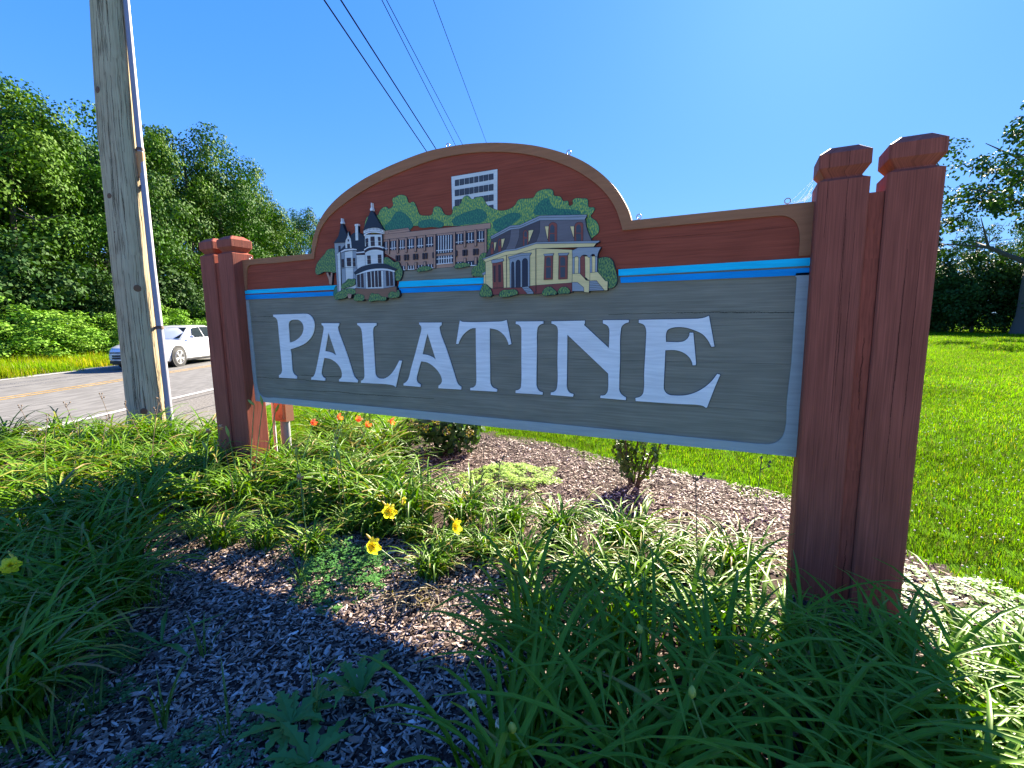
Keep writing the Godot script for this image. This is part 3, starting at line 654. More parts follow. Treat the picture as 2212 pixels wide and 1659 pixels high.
func bump_of(img: Image, strength: float) -> ImageTexture:
	var i: Image = img.duplicate()
	i.convert(Image.FORMAT_RGBA8)
	i.bump_map_to_normal_map(strength)
	return ImageTexture.create_from_image(i)


# ------------------------------------------------------------------ flat shapes
func outline(s: String, steps := 5) -> PackedVector2Array:
	var p := PackedVector2Array()
	var sm := []
	for tok in s.split(" ", false):
		var q := tok.trim_prefix("~").split(",")
		p.append(Vector2(q[0].to_float(), q[1].to_float()) / 1000.0)
		sm.append(tok.begins_with("~"))
	var out := PackedVector2Array()
	var k := p.size()
	for i in k:
		var j := (i + 1) % k
		out.append(p[i])
		if not sm[i] and not sm[j]:
			continue
		var seg := p[j] - p[i]
		var before := p[i] - p[(i + k - 1) % k]
		var after := p[(j + 1) % k] - p[j]
		var ta := seg
		var tb := seg
		if sm[i]:
			ta = (before.normalized() + seg.normalized()).normalized() * seg.length()
		if sm[j]:
			tb = (after.normalized() + seg.normalized()).normalized() * seg.length()
		for q in range(1, steps):
			var u := float(q) / steps
			var h1 := 2 * u * u * u - 3 * u * u + 1
			var h2 := u * u * u - 2 * u * u + u
			var h3 := -2 * u * u * u + 3 * u * u
			var h4 := u * u * u - u * u
			out.append(p[i] * h1 + ta * h2 + p[j] * h3 + tb * h4)
	return out


func bridged(outer: PackedVector2Array, hole: PackedVector2Array) -> PackedVector2Array:
	var h := hole.duplicate()
	if Geometry2D.is_polygon_clockwise(outer) == Geometry2D.is_polygon_clockwise(h):
		h.reverse()
	var best := 1e9
	var bi := 0
	var bj := 0
	for i in outer.size():
		for j in h.size():
			var d := outer[i].distance_to(h[j])
			if d < best:
				best = d
				bi = i
				bj = j
	var out := PackedVector2Array()
	for i in bi + 1:
		out.append(outer[i])
	for j in h.size() + 1:
		out.append(h[(bj + j) % h.size()])
	for i in range(bi, outer.size()):
		out.append(outer[i])
	return out


# an extruded plate: front at z1, sides back to z0; bevel rounds the front edge
func plate(b: MB, poly: PackedVector2Array, z0: float, z1: float, off: Vector3, rings: Array = [], bevel := 0.0, back := false) -> void:
	var tris := Geometry2D.triangulate_polygon(poly)
	for i in range(0, tris.size(), 3):
		var p := []
		var uv := []
		for q in 3:
			var w: Vector2 = poly[tris[i + q]]
			p.append(Vector3(w.x, w.y, z1) - off)
			uv.append(Vector2(w.x, -w.y))
		b.tri(p, [Vector3.BACK, Vector3.BACK, Vector3.BACK], uv, Color.WHITE)
		if back:
			for q in 3:
				p[q].z = z0 - off.z
			b.tri(p, [Vector3.FORWARD, Vector3.FORWARD, Vector3.FORWARD], uv, Color.WHITE)
	for ring in (rings if rings.size() else [poly]):
		var cw := Geometry2D.is_polygon_clockwise(ring)
		for i in ring.size():
			var a: Vector2 = ring[i]
			var d: Vector2 = ring[(i + 1) % ring.size()]
			var e := d - a
			if e.length() < 1e-6:
				continue
			var o := Vector2(-e.y, e.x) if cw else Vector2(e.y, -e.x)
			var zb := z1 - bevel
			b.quad(Vector3(a.x, a.y, z0) - off, Vector3(d.x, d.y, z0) - off, Vector3(d.x, d.y, zb) - off, Vector3(a.x, a.y, zb) - off, Vector3(o.x, o.y, 0), Color.WHITE, Vector2(a.x, -a.y), Vector2(d.x, -d.y), Vector2(d.x, -d.y + 0.01), Vector2(a.x, -a.y + 0.01))
			if bevel > 0:
				b.quad(Vector3(a.x, a.y, zb) - off, Vector3(d.x, d.y, zb) - off, Vector3(d.x, d.y, z1) - off, Vector3(a.x, a.y, z1) - off, Vector3(o.x, o.y, 0), Color.WHITE, Vector2(a.x, -a.y), Vector2(d.x, -d.y), Vector2(d.x, -d.y), Vector2(a.x, -a.y))


func band(x0: float, x1: float, y0: float, y1: float) -> PackedVector2Array:
	return PackedVector2Array([Vector2(x0, y0), Vector2(x1, y0), Vector2(x1, y1), Vector2(x0, y1)])


# ------------------------------------------------------------------ the sign
func square_ring(x0: float, z0: float, s: float, y: float, bev: float, inset: float) -> Array:
	var a := inset
	var b := s - inset
	var r := []
	for q in [[a + bev, a], [b - bev, a], [b, a + bev], [b, b - bev], [b - bev, b], [a + bev, b], [a, b - bev], [a, a + bev]]:
		r.append(Vector3(x0 + q[0], y, z0 - s + q[1]))
	return r


func sign_post(root: Node3D, x: float, mat: Material, top: float, called := "post") -> Node3D:
	var b := MB.new()
	var rings := []
	var s := 0.2
	for q in [[-0.3, 0.0], [0.6, 0.0], [1.3, 0.0], [top - 0.119, 0.0], [top - 0.106, 0.024], [top - 0.1, 0.027], [top - 0.061, 0.0], [top, 0.0], [top + 0.034, 0.042]]:
		rings.append(square_ring(x - SIGN_AT.x, -SIGN_AT.z, s, q[0], 0.007, q[1]))
	b.skin(rings, false)
	return part(called, b.mesh(), mat, root)


func build_sign() -> void:
	var root := thing("town_sign", "carved wooden PALATINE town sign with an arched top between paired red posts", "sign", SIGN_AT)
	var B := {}
	for e in BOARD:
		B[e[0]] = outline(e[2])
	var full: PackedVector2Array = B["outline"]
	# boards glued edge to edge behind the paint
	var back := MB.new()
	for poly in Geometry2D.offset_polygon(full, -0.004):
		plate(back, poly, -0.152, -0.128, SIGN_AT, [], 0.0, true)
	part("backing_board", back.mesh(), M.back_wood, root)
	var cuts := [0.6, 0.965, 1.2155, 1.45, 1.712, 1.9, 2.15, 2.4, 2.8]
	for i in cuts.size() - 1:
		var strip := band(-4, 1, cuts[i] + 0.0006, cuts[i + 1] - 0.0006)
		for poly in Geometry2D.intersect_polygons(full, strip):
			var inner: Array = [poly]
			var b := MB.new()
			for q in inner:
				plate(b, q, -0.128, FIELD - 0.0005 * (i % 2), SIGN_AT, [], 0.0012)
			part("plank", b.mesh(), M.field_red if cuts[i] > 1.7 else M.field_grey, root)
	# raised borders: tan above the stripes, pale blue-grey below
	for q in [["upper_border", "upper", band(-4, 1, 1.754, 3), M.border_tan], ["lower_border", "lower", band(-4, 1, 0.5, 1.672), M.border_pale]]:
		var b := MB.new()
		for poly in Geometry2D.intersect_polygons(full, q[2]):
			var sunk: PackedVector2Array = B[q[1]]
			if q[1] == "upper":
				sunk = merged(sunk, band(-3.575, 0.607, 1.6, 1.80))
			else:
				sunk = merged(sunk, band(-3.566, 0.607, 1.60, 1.8))
			for ring in Geometry2D.clip_polygons(poly, sunk):
				plate(b, ring, FIELD - 0.003, FACE, SIGN_AT, [], 0.002)
		part(q[0], b.mesh(), q[3], root)
	for s in STRIPES:
		var b := MB.new()
		plate(b, outline(s[2]), FIELD - 0.003, FACE, SIGN_AT, [], 0.0015)
		part(s[0], b.mesh(), M[s[1]], root)
	# under the stripes a thin dark band shows between the two blues
	var i := 0
	while i < LETTERS.size():
		var poly := outline(LETTERS[i][2])
		var rings := [poly]
		var name_: String = LETTERS[i][0]
		if i + 1 < LETTERS.size() and LETTERS[i + 1][1] == "h":
			var hole := outline(LETTERS[i + 1][2])
			rings.append(hole)
			poly = bridged(poly, hole)
			i += 1
		var b := MB.new()
		plate(b, poly, FIELD - 0.003, FACE, SIGN_AT, [rings[0]], 0.0015)
		if rings.size() > 1:
			hole_sides(b, rings[1])
		var o := part(name_, b.mesh(), M.letter_white, root)
		var e := MB.new()
		for g in Geometry2D.offset_polygon(rings[0], 0.004):
			plate(e, g if rings.size() == 1 else bridged(g, shrink(rings[1], -0.004)), FIELD - 0.003, FIELD + 0.002, SIGN_AT, [g])
		part("letter_edge", e.mesh(), M.letter_edge, o)
		i += 1
	mural(root, "painted_tower", TOWER, 0.0)
	mural(root, "painted_trees", GREEN, 0.0035)
	mural(root, "painted_office", OFFICE, 0.0042)
	mural(root, "painted_castle", CASTLE, 0.018)
	mural(root, "painted_house", HOUSE, 0.018)
	# posts, cut with a notch under each cap, and the boards that fill the gap between a pair
	var xs := [-4.0594, -3.8022, 0.6635, 0.9224]
	var tops := [2.193, 2.193, 2.193, 2.197]
	for k in 4:
		var mat: StandardMaterial3D = M.post_red.duplicate()
		mat.uv1_offset = Vector3(0.37 * k, 0.012 * k, 0)
		var p := sign_post(root, xs[k], mat, tops[k])
	for x in [-3.8594, 0.8635]:
		var b := MB.new()
		b.box(Vector3(x + 0.0286, 0.86, -0.09) - SIGN_AT, Vector3(0.0572, 2.29, 0.15))
		part("filler_board", b.mesh(), M.filler_red, root)
	# eye screws along the top edge
	for p in [Vector2(-3.526, 2.012), Vector2(-1.436, 2.598), Vector2(-0.59, 2.418), Vector2(-0.173, 2.008), Vector2(0.553, 2.006)]:
		var b := MB.new()
		var ring := []
		for k in 17:
			var a := TAU * k / 16
			ring.append(Vector3(p.x + cos(a) * 0.013, p.y + 0.022 + sin(a) * 0.013, -0.115) - SIGN_AT)
		var rad := []
		rad.resize(17)
		rad.fill(0.0026)
		b.tube(ring, rad, 6)
		b.tube([Vector3(p.x, p.y - 0.02, -0.115) - SIGN_AT, Vector3(p.x, p.y + 0.011, -0.115) - SIGN_AT], [0.0026, 0.0026], 6)
		part("eye_screw", b.mesh(), M.steel, root)


func merged(a: PackedVector2Array, b: PackedVector2Array) -> PackedVector2Array:
	var best := a
	for p in Geometry2D.merge_polygons(a, b):
		if p.size() > 3 and not Geometry2D.is_polygon_clockwise(p):
			best = p
	return best


func shrink(a: PackedVector2Array, by: float) -> PackedVector2Array:
	var r := Geometry2D.offset_polygon(a, by)
	return r[0] if r.size() else a


func hole_sides(b: MB, ring: PackedVector2Array) -> void:
	var cw := Geometry2D.is_polygon_clockwise(ring)
	for i in ring.size():
		var a: Vector2 = ring[i]
		var d: Vector2 = ring[(i + 1) % ring.size()]
		var e := d - a
		var o := Vector2(e.y, -e.x) if cw else Vector2(-e.y, e.x)
		b.quad(Vector3(a.x, a.y, FIELD - 0.003) - SIGN_AT, Vector3(d.x, d.y, FIELD - 0.003) - SIGN_AT, Vector3(d.x, d.y, FACE) - SIGN_AT, Vector3(a.x, a.y, FACE) - SIGN_AT, Vector3(o.x, o.y, 0))


# one building or tree group of the carved picture: pieces laid over one another in thin steps
func mural(root: Node3D, called: String, shapes: Array, lift: float) -> void:
	var o := Node3D.new()
	o.name = called
	root.add_child(o, true)
	var edges := MB.new()
	var k := 0
	for s in shapes:
		var poly := outline(s[2], 4)
		if Geometry2D.triangulate_polygon(poly).is_empty():
			print("cannot fill ", called, " ", s[0], " ", s[2])
			continue
		var z := FIELD + 0.001 + lift + k * 0.0001
		var b := MB.new()
		plate(b, poly, FIELD - 0.002, z, SIGN_AT)
		part(s[0], b.mesh(), M[s[1]], o)
		if s[1] != "line" and s[1] != "white_trim" and s[1] != "pane_slate" and not s[0].contains("pane"):
			for g in Geometry2D.offset_polygon(poly, 0.0022 if s[1] != "leaf_dark" or s[0] == "hedge" else 0.0):
				if s[0] == "dark_foliage":
					continue
				if not Geometry2D.triangulate_polygon(g).is_empty():
					plate(edges, g, FIELD - 0.002, z - 0.00005, SIGN_AT)
		k += 1
	part("outline_paint", edges.mesh(), M.line, o)


# ------------------------------------------------------------------ things round the sign
func build_box() -> void:
	var at := Vector3(-3.69, 0, -0.45)
	var root := thing("electrical_box", "rust-orange weatherproof electrical box on grey pipes behind the left sign posts", "electrical box", at)
	var b := MB.new()
	b.box(Vector3(0, 0.62, 0), Vector3(0.16, 0.24, 0.09))
	part("box_body", b.mesh(), M.rust_paint, root)
	b = MB.new()
	var ring := []
	for q in [[-0.066, 0.52], [0.066, 0.52], [0.066, 0.72], [-0.066, 0.72]]:
		ring.append(Vector3(q[0], q[1], 0.046))
	var rin := []
	for p in ring:
		rin.append(Vector3(p.x * 0.88, (p.y - 0.62) * 0.92 + 0.62, 0.062))
	b.skin([ring, rin], false)
	part("cover", b.mesh(), M.rust_paint, root)
	b = MB.new()
	var c := []
	for k in 13:
		c.append(Vector3(0.03 + cos(TAU * k / 12) * 0.02, 0.555 + sin(TAU * k / 12) * 0.02, 0.064))
	var rad := []
	rad.resize(13)
	rad.fill(0.003)
	b.tube(c, rad, 5)
	part("cover_ring", b.mesh(), M.rust_paint, root)
	b = MB.new()
	b.tube([Vector3(-0.1, -0.2, 0.05), Vector3(-0.098, 0.4, 0.05), Vector3(-0.095, 0.8, 0.05)], [0.014, 0.014, 0.014], 10)
	part("conduit", b.mesh(), M.white_pipe, root)
	b = MB.new()
	b.tube([Vector3(0.0, -0.2, 0.0), Vector3(0.0, 0.5, 0.0)], [0.045, 0.045], 14)
	part("pipe", b.mesh(), M.grey_pipe, root)


func build_cobweb() -> void:
	var root := thing("cobweb", "torn white cobweb between the sign's top edge and the inner right post", "cobweb", Vector3(0.6, 2.006, -0.11))
	var b := MB.new()
	var r := RandomNumberGenerator.new()
	r.seed = 5
	for i in 7:
		var a := Vector3(-0.06 + r.randf() * 0.1, r.randf() * 0.012, r.randf_range(-0.02, 0.02))
		var e := Vector3(0.055, 0.02 + r.randf() * 0.09, r.randf_range(-0.02, 0.02))
		var m := (a + e) / 2 + Vector3(0, -0.012 * r.randf(), 0)
		b.tube([a, m, e], [0.0005, 0.0004, 0.0005], 3)
	for i in 4:
		var x := 0.01 + i * 0.008
		b.tube([Vector3(x, 0.01, 0), Vector3(x + 0.02, 0.03 + r.randf() * 0.03, 0.01)], [0.0004, 0.0004], 3)
	part("thread", b.mesh(), M.cobweb, root)


func build_pole() -> void:
	var foot := Vector3(-7.12, -0.3, -0.95)
	var root := thing("utility_pole", "leaning weathered grey wooden utility pole with a metal conduit up its side", "utility pole", foot + Vector3(-0.045, 0, 0.022))
	var axis := [Vector3(-7.12, -0.3, -0.95), Vector3(-7.17, 0.2, -0.985), Vector3(-7.45, 2.15, -1.14), Vector3(-7.73, 4.13, -1.31), Vector3(-7.955, 6.1, -1.5), Vector3(-8.5, 12.4, -2.0)]
	var rad := [0.245, 0.242, 0.244, 0.244, 0.224, 0.17]
	var b := MB.new()
	var rings := []
	var path := []
	var rr := []
	for i in axis.size() - 1:
		for k in 6:
			var u := k / 6.0
			path.append(axis[i].lerp(axis[i + 1], u) - foot)
			rr.append(lerpf(rad[i], rad[i + 1], u))
	path.append(axis[5] - foot)
	rr.append(rad[5])
	var r := RandomNumberGenerator.new()
	r.seed = 8
	for i in path.size():
		var ring := []
		for j in 28:
			var a := TAU * j / 28
			var wob := 1.0 + 0.012 * sin(a * 3 + i * 0.4) + 0.008 * sin(a * 7 - i * 0.9)
			ring.append(path[i] + Vector3(cos(a), 0, sin(a)) * rr[i] * wob)
		rings.append(ring)
	b.skin(rings, true)
	part("shaft", b.mesh(), M.pole_wood, root)
	# knots on the side that faces the sign garden
	for q in [[4.72, 0.10, 0.042], [3.25, 0.18, 0.036], [1.98, 0.55, 0.045], [0.28, 0.42, 0.042], [2.75, 0.22, 0.012], [1.1, 0.9, 0.012]]:
		var y: float = q[0]
		var i := 0
		while axis[i + 1].y < y:
			i += 1
		var u: float = (y - axis[i].y) / (axis[i + 1].y - axis[i].y)
		var c: Vector3 = axis[i].lerp(axis[i + 1], u)
		var ra := lerpf(rad[i], rad[i + 1], u)
		var az: float = lerpf(-0.6, 1.9, q[1]) 
		var out := Vector3(sin(az + 0.45), 0, cos(az + 0.45))
		var across := out.cross(Vector3.UP)
		var s: float = q[2]
		var kb := MB.new()
		var kr := []
		for lay in [[1.0, 0.992], [0.9, 1.012], [0.5, 1.016]]:
			var ring := []
			for j in 12:
				var a := TAU * j / 12
				ring.append(c - foot + out * ra * lay[1] + (across * cos(a) + Vector3.UP * sin(a) * 1.15) * s * lay[0])
			kr.append(ring)
		kb.skin(kr, true, Color.WHITE, true)
		part("knot", kb.mesh(), M.knot, root)
	# conduit, with a rusty coupling and straps
	var cp := [Vector3(-6.80, -0.3, -1.1), Vector3(-6.83, 0.17, -1.115), Vector3(-7.0, 1.38, -1.205), Vector3(-7.13, 2.3, -1.27), Vector3(-7.4, 4.11, -1.43), Vector3(-7.655, 6.08, -1.6), Vector3(-8.1, 10.2, -1.95)]
	for i in cp.size():
		cp[i] -= foot + Vector3(0.04, 0, -0.02)
	b = MB.new()
	b.tube(cp, [0.044, 0.044, 0.044, 0.044, 0.042, 0.04, 0.036], 12)
	part("conduit", b.mesh(), M.conduit, root)
	var c0: Vector3 = cp[4] + (cp[5] - cp[4]) * -0.10
	var dir: Vector3 = (cp[5] - cp[4]).normalized()
	var cc := MB.new()
	cc.tube([c0 - dir * 0.36, c0 + dir * 0.0], [0.049, 0.049], 12)
	part("rusty_coupling", cc.mesh(), M.rust_orange, root)
	for w in [c0 + dir * 0.04, c0 - dir * 0.5, cp[2] + Vector3(0, 0.05, 0)]:
		var sb := MB.new()
		sb.tube([w - dir * 0.02, w + dir * 0.02], [0.051, 0.051], 12)
		sb.box(w + Vector3(-0.07, 0.0, 0.02), Vector3(0.12, 0.035, 0.03))
		part("strap", sb.mesh(), M.rust_dark, root)
	# cross-arm and insulators, far above the picture
	b = MB.new()
	var top: Vector3 = axis[5] - foot
	var n := Vector3(cos(deg_to_rad(-22.5)), 0, sin(deg_to_rad(-22.5)))
	var bs := Basis(n, Vector3.UP, n.cross(Vector3.UP))
	b.box(top + Vector3(0, -0.5, 0) + n * 0.9, Vector3(3.4, 0.12, 0.1), bs)
	part("crossarm", b.mesh(), M.pole_wood, root)


func build_wires() -> void:
	var d := Vector3(sin(deg_to_rad(-22.5)), 0, -cos(deg_to_rad(-22.5)))
	var n := Vector3(cos(deg_to_rad(-22.5)), 0, sin(deg_to_rad(-22.5)))
	# side of the pole, point and height where each wire passes, thickness
	var list := [[0.4, 6.28, 9.36, 16.64, 9.37, 0.019, "left thick black cable of the overhead line"], [0.4, 7.35, 10.02, 18.94, 10.21, 0.021, "right thick black cable of the overhead line"],
		[1.0, 9.04, 11.02, 21.06, 11.21, 0.012, "thin wire next to the thick cables overhead"], [1.0, 9.51, 11.31, 23.7, 12.14, 0.012, "middle one of the three thin overhead wires"], [1.9, 13.0, 13.0, 30.5, 14.2, 0.012, "rightmost thin overhead wire, apart from the others"]]
	for w in list:
		var p0: Vector3 = Vector3(-7.2, 0, -0.8) + n * float(w[0])
		var slope: float = (w[4] - w[2]) / (w[3] - w[1])
		var at := p0
		var b := MB.new()
		var path := []
		for s in [-16.0, 0.0, 10.0, 20.0, 30.0, 48.0]:
			path.append(d * float(s) + Vector3(0, w[2] + slope * (float(s) - w[1]), 0))
		var rad := []
		rad.resize(6)
		rad.fill(w[5])
		b.tube(path, rad, 6)
		var o := part("power_cable", b.mesh(), M.cable_black)
		o.position = at
		tag(o, w[6] + ", running away above the arch", "cable", "overhead cables along the road")
	# two slack service wires between the trees on the right
	for q in [[7.5, "upper thin wire between the trees right of the sign"], [5.7, "lower thin wire between the trees right of the sign"]]:
		var b := MB.new()
		b.tube([Vector3(0, 0, 0), Vector3(4.0, -0.05, 1.2), Vector3(22, 0.6, 7)], [0.014, 0.014, 0.014], 5)
		var o := part("power_cable", b.mesh(), M.cable_black)
		o.position = Vector3(9.5, q[0], -36.3)
		tag(o, q[1], "cable", "service wires on the right")


# ------------------------------------------------------------------ the car
func build_car() -> void:
	var root := thing("car", "white saloon car driving on the far lane behind the utility pole", "car", Vector3(-18.35, 0.004, -6.6), deg_to_rad(30))
	var st := [[0.98, 0.52, 0.60, 0.30], [0.93, 0.74, 0.68, 0.22], [0.75, 0.86, 0.76, 0.19], [0.35, 0.915, 0.85, 0.18], [-0.1, 0.925, 0.91, 0.18], [-0.6, 0.925, 0.97, 0.18], [-1.6, 0.925, 0.99, 0.18], [-2.6, 0.925, 1.0, 0.18], [-3.3, 0.90, 1.02, 0.2], [-3.75, 0.84, 1.03, 0.25], [-3.92, 0.72, 0.98, 0.32]]
	var rings := []
	for s in st:
		var w: float = s[1]
		var h: float = s[2]
		var lo: float = s[3]
		var z: float = s[0]
		var half := [[0.0, lo], [w * 0.86, lo], [w * 0.97, lo + 0.07], [w, lerpf(lo, h, 0.45)], [w * 0.985, lerpf(lo, h, 0.72)], [w * 0.955, h - 0.07], [w * 0.88, h - 0.015], [w * 0.5, h + 0.012], [0.0, h + 0.02]]
		var ring := []
		for q in half:
			ring.append(Vector3(q[0], q[1], z))
		for i in range(half.size() - 2, 0, -1):
			ring.append(Vector3(-half[i][0], half[i][1], z))
		rings.append(ring)
	var b := MB.new()
	b.skin(rings, true)
	# cabin
	var cab := [[-0.42, 0.80, 0.97, 0.62], [-0.85, 0.83, 1.2, 0.62], [-1.25, 0.85, 1.385, 0.62], [-1.7, 0.855, 1.45, 0.62], [-2.3, 0.855, 1.45, 0.62], [-2.85, 0.84, 1.34, 0.6], [-3.4, 0.78, 1.06, 0.58]]
	var cr := []
	for s in cab:
		var z: float = s[0]
		var w: float = s[1]
		var h: float = s[2]
		var tw := lerpf(w, s[3], clampf((h - 0.95) / 0.48, 0, 1))
		var ring := []
		for q in [[w, 0.93], [w * 0.995, 0.97], [lerpf(w, tw, 0.5), lerpf(0.97, h - 0.05, 0.5)], [tw, h - 0.05], [tw * 0.9, h - 0.005], [tw * 0.4, h + 0.012]]:
			ring.append(Vector3(q[0], maxf(q[1], 0.93), z))
		for i in range(5, -1, -1):
			ring.append(Vector3(-ring[i].x, ring[i].y, z))
		cr.append(ring)
	b.skin(cr, true)
	part("body", b.mesh(), M.car_white, root)
	# glass, a little proud of the cabin skin
	b = MB.new()
	for sx in [-1.0, 1.0]:
		for win in [[[-0.98, 1.0, -1.32, 1.35, -1.78, 1.39, -1.75, 1.0]], [[-1.82, 1.0, -1.84, 1.39, -2.35, 1.385, -2.62, 1.33, -2.95, 1.08, -2.6, 1.0]]]:
			var p := []
			var a: Array = win[0]
			for i in range(0, a.size(), 2):
				var y: float = a[i + 1]
				var x: float = lerpf(0.856, 0.63, clampf((y - 0.96) / 0.44, 0, 1)) + 0.012
				p.append(Vector3(sx * x, y, a[i]))
			for i in range(1, p.size() - 1):
				b.flat(p[0], p[i], p[i + 1], Vector3(sx, 0.3, 0))
	part("side_window", b.mesh(), M.car_glass, root)
	b = MB.new()
	b.quad(Vector3(-0.72, 0.985, -0.44), Vector3(0.72, 0.985, -0.44), Vector3(0.57, 1.375, -1.2), Vector3(-0.57, 1.375, -1.2), Vector3(0, 0.6, 1))
	part("windscreen", b.mesh(), M.car_glass, root)
	b = MB.new()
	b.quad(Vector3(-0.62, 1.09, -3.38), Vector3(0.62, 1.09, -3.38), Vector3(0.55, 1.34, -2.9), Vector3(-0.55, 1.34, -2.9), Vector3(0, 0.6, -1))
	part("rear_window", b.mesh(), M.car_glass, root)
	# grille, lower intake and lamps
	for q in [["grille", 0.575, 0.05, 0.70, 0.985], ["grille", 0.43, 0.15, 0.76, 0.99], ["lower_intake", 0.26, 0.10, 0.74, 0.97]]:
		b = MB.new()
		var y: float = q[1]
		var hh: float = q[2] / 2
		var pts := []
		for k in 7:
			var x: float = (-1.0 + k / 3.0) * float(q[3])
			var ax := absf(x)
			var zf := 0.98 if ax < 0.52 else (lerpf(0.98, 0.93, (ax - 0.52) / 0.22) if ax < 0.74 else lerpf(0.93, 0.75, (ax - 0.74) / 0.12))
			pts.append(Vector3(x, 0, zf + 0.014))
		for k in 6:
			var up := Vector3(0, hh, 0)
			b.quad(pts[k] + Vector3(0, y, 0) - up, pts[k + 1] + Vector3(0, y, 0) - up, pts[k + 1] + Vector3(0, y, 0) + up, pts[k] + Vector3(0, y, 0) + up, Vector3(0, 0, 1))
		part(q[0], b.mesh(), M.car_black, root)
		if q[0] == "grille":
			b = MB.new()
			for yy in ([y - hh, y + hh] if hh < 0.05 else [y - hh, y, y + hh]):
				var path := []
				var rad := []
				for p in pts:
					path.append(p + Vector3(0, yy, 0.004))
					rad.append(0.008)
				b.tube(path, rad, 5)
			part("chrome_bar", b.mesh(), M.chrome, root)
	for sx in [-1.0, 1.0]:
		b = MB.new()
		b.quad(Vector3(sx * 0.55, 0.60, 0.965), Vector3(sx * 0.80, 0.655, 0.80), Vector3(sx * 0.86, 0.74, 0.62), Vector3(sx * 0.60, 0.665, 0.945), Vector3(sx * 0.6, 0.2, 1))
		part("headlight", b.mesh(), M.lamp_glass, root)
		b = MB.new()
		var mr := []
		for k in 5:
			var u := k / 4.0
			var ring := []
			for j in 10:
				var a := TAU * j / 10
				var s := sin(PI * (0.12 + 0.8 * u))
				ring.append(Vector3(sx * (0.90 + u * 0.17), 1.03 + sin(a) * 0.065 * s, -0.72 + cos(a) * 0.05 * s))
			mr.append(ring)
		b.skin(mr, true)
		part("wing_mirror", b.mesh(), M.car_white, root)
		for z in [-1.6, -2.6]:
			b = MB.new()
			b.box(Vector3(sx * 0.915, 0.86, z), Vector3(0.03, 0.025, 0.17))
			part("door_handle", b.mesh(), M.chrome, root)
		b = MB.new()
		for z in [-0.62, -1.8, -2.72]:
			b.box(Vector3(sx * 0.924, 0.62, z), Vector3(0.008, 0.66, 0.008))
		b.box(Vector3(sx * 0.905, 0.235, -1.5), Vector3(0.03, 0.05, 2.0))
		part("door_seam", b.mesh(), M.car_black, root)
		for z in [0.0, -2.83]:
			var wc := Vector3(sx * 0.80, 0.335, z)
			b = MB.new()
			b.skin(disc_rings(Vector3(sx * 0.84, 0.36, z), sx, [[0.0, 0.40], [0.095, 0.40]]), true)
			part("wheel_arch", b.mesh(), M.car_black, root)
			b = MB.new()
			b.skin(disc_rings(wc, sx, [[-0.1, 0.30], [-0.09, 0.33], [0.12, 0.335], [0.142, 0.32], [0.146, 0.25]]), true)
			var ty := part("wheel", b.mesh(), M.tyre, root)
			b = MB.new()
			b.skin(disc_rings(wc, sx, [[0.13, 0.25], [0.15, 0.245], [0.15, 0.225], [0.10, 0.215]]), true, Color.WHITE, false)
			for k in 10:
				var a := TAU * k / 10 + (0.16 if k % 2 else -0.16)
				var dirv := Vector3(0, sin(a), cos(a))
				b.box(wc + Vector3(sx * 0.142, 0, 0) + dirv * 0.125, Vector3(0.022, 0.20, 0.034), Basis(Vector3.RIGHT, dirv, Vector3.RIGHT.cross(dirv)))
			b.skin(disc_rings(wc, sx, [[0.10, 0.05], [0.155, 0.045]]), true)
			part("rim", b.mesh(), M.alloy, ty)
			b = MB.new()
			b.skin(disc_rings(wc, sx, [[0.08, 0.22], [0.09, 0.22]]), true)
			part("wheel_hub", b.mesh(), M.car_black, ty)
	b = MB.new()
	b.box(Vector3(0, 0.19, -1.45), Vector3(1.6, 0.06, 4.4))
	part("underside", b.mesh(), M.car_black, root)


func disc_rings(c: Vector3, sx: float, prof: Array) -> Array:
	var rings := []
	for q in prof:
		var ring := []
		for j in 28:
			var a := TAU * j / 28
			ring.append(c + Vector3(sx * float(q[0]), sin(a) * float(q[1]), cos(a) * float(q[1])))
		rings.append(ring)
	return rings


# ------------------------------------------------------------------ leaves of the lilies: long folded straps that arch over
func strap(b: MB, base: Vector3, az: float, long: float, wide: float, a0: float, a1: float, r: RandomNumberGenerator, col: Color, tip: Color, segs := 7) -> void:
	var dirh := Vector3(sin(az), 0, cos(az))
	var side := Vector3(cos(az), 0, -sin(az))
	var p := base
	var twist := r.randf_range(-0.5, 0.5)
	var swing := r.randf_range(-0.35, 0.35)
	var prev := []
	var pn := []
	for i in segs + 1:
		var u := float(i) / segs
		var el := lerpf(a0, a1, pow(u, 1.35))
		var dd := dirh.rotated(Vector3.UP, swing * u)
		var fwd := (dd * cos(el) + Vector3.UP * sin(el)).normalized()
		var sd := side.rotated(Vector3.UP, swing * u).rotated(fwd, twist * u)
		var up := sd.cross(fwd)
		if up.y < 0 and el < 1.0:
			up = -up
		var w := wide * 0.5 * minf(1.0, 0.45 + u * 2.2) * (1.0 - pow(u, 3.2) * 0.93)
		var fold := w * lerpf(0.75, 0.35, u)
		var row := [p - sd * w + up * fold, p, p + sd * w + up * fold]
		var nn := [(up + sd * 0.55).normalized(), up, (up - sd * 0.55).normalized()]
		if i > 0:
			var k := col.lerp(tip, clampf(u * u, 0, 1))
			for q in 2:
				b.tri([prev[q], prev[q + 1], row[q + 1]], [pn[q], pn[q + 1], nn[q + 1]], [Vector2(q * 0.5, u - 1.0 / segs), Vector2(q * 0.5 + 0.5, u - 1.0 / segs), Vector2(q * 0.5 + 0.5, u)], k)
				b.tri([prev[q], row[q + 1], row[q]], [pn[q], nn[q + 1], nn[q]], [Vector2(q * 0.5, u - 1.0 / segs), Vector2(q * 0.5 + 0.5, u), Vector2(q * 0.5, u)], k)
		prev = row
		pn = nn
		p += fwd * (long / segs)


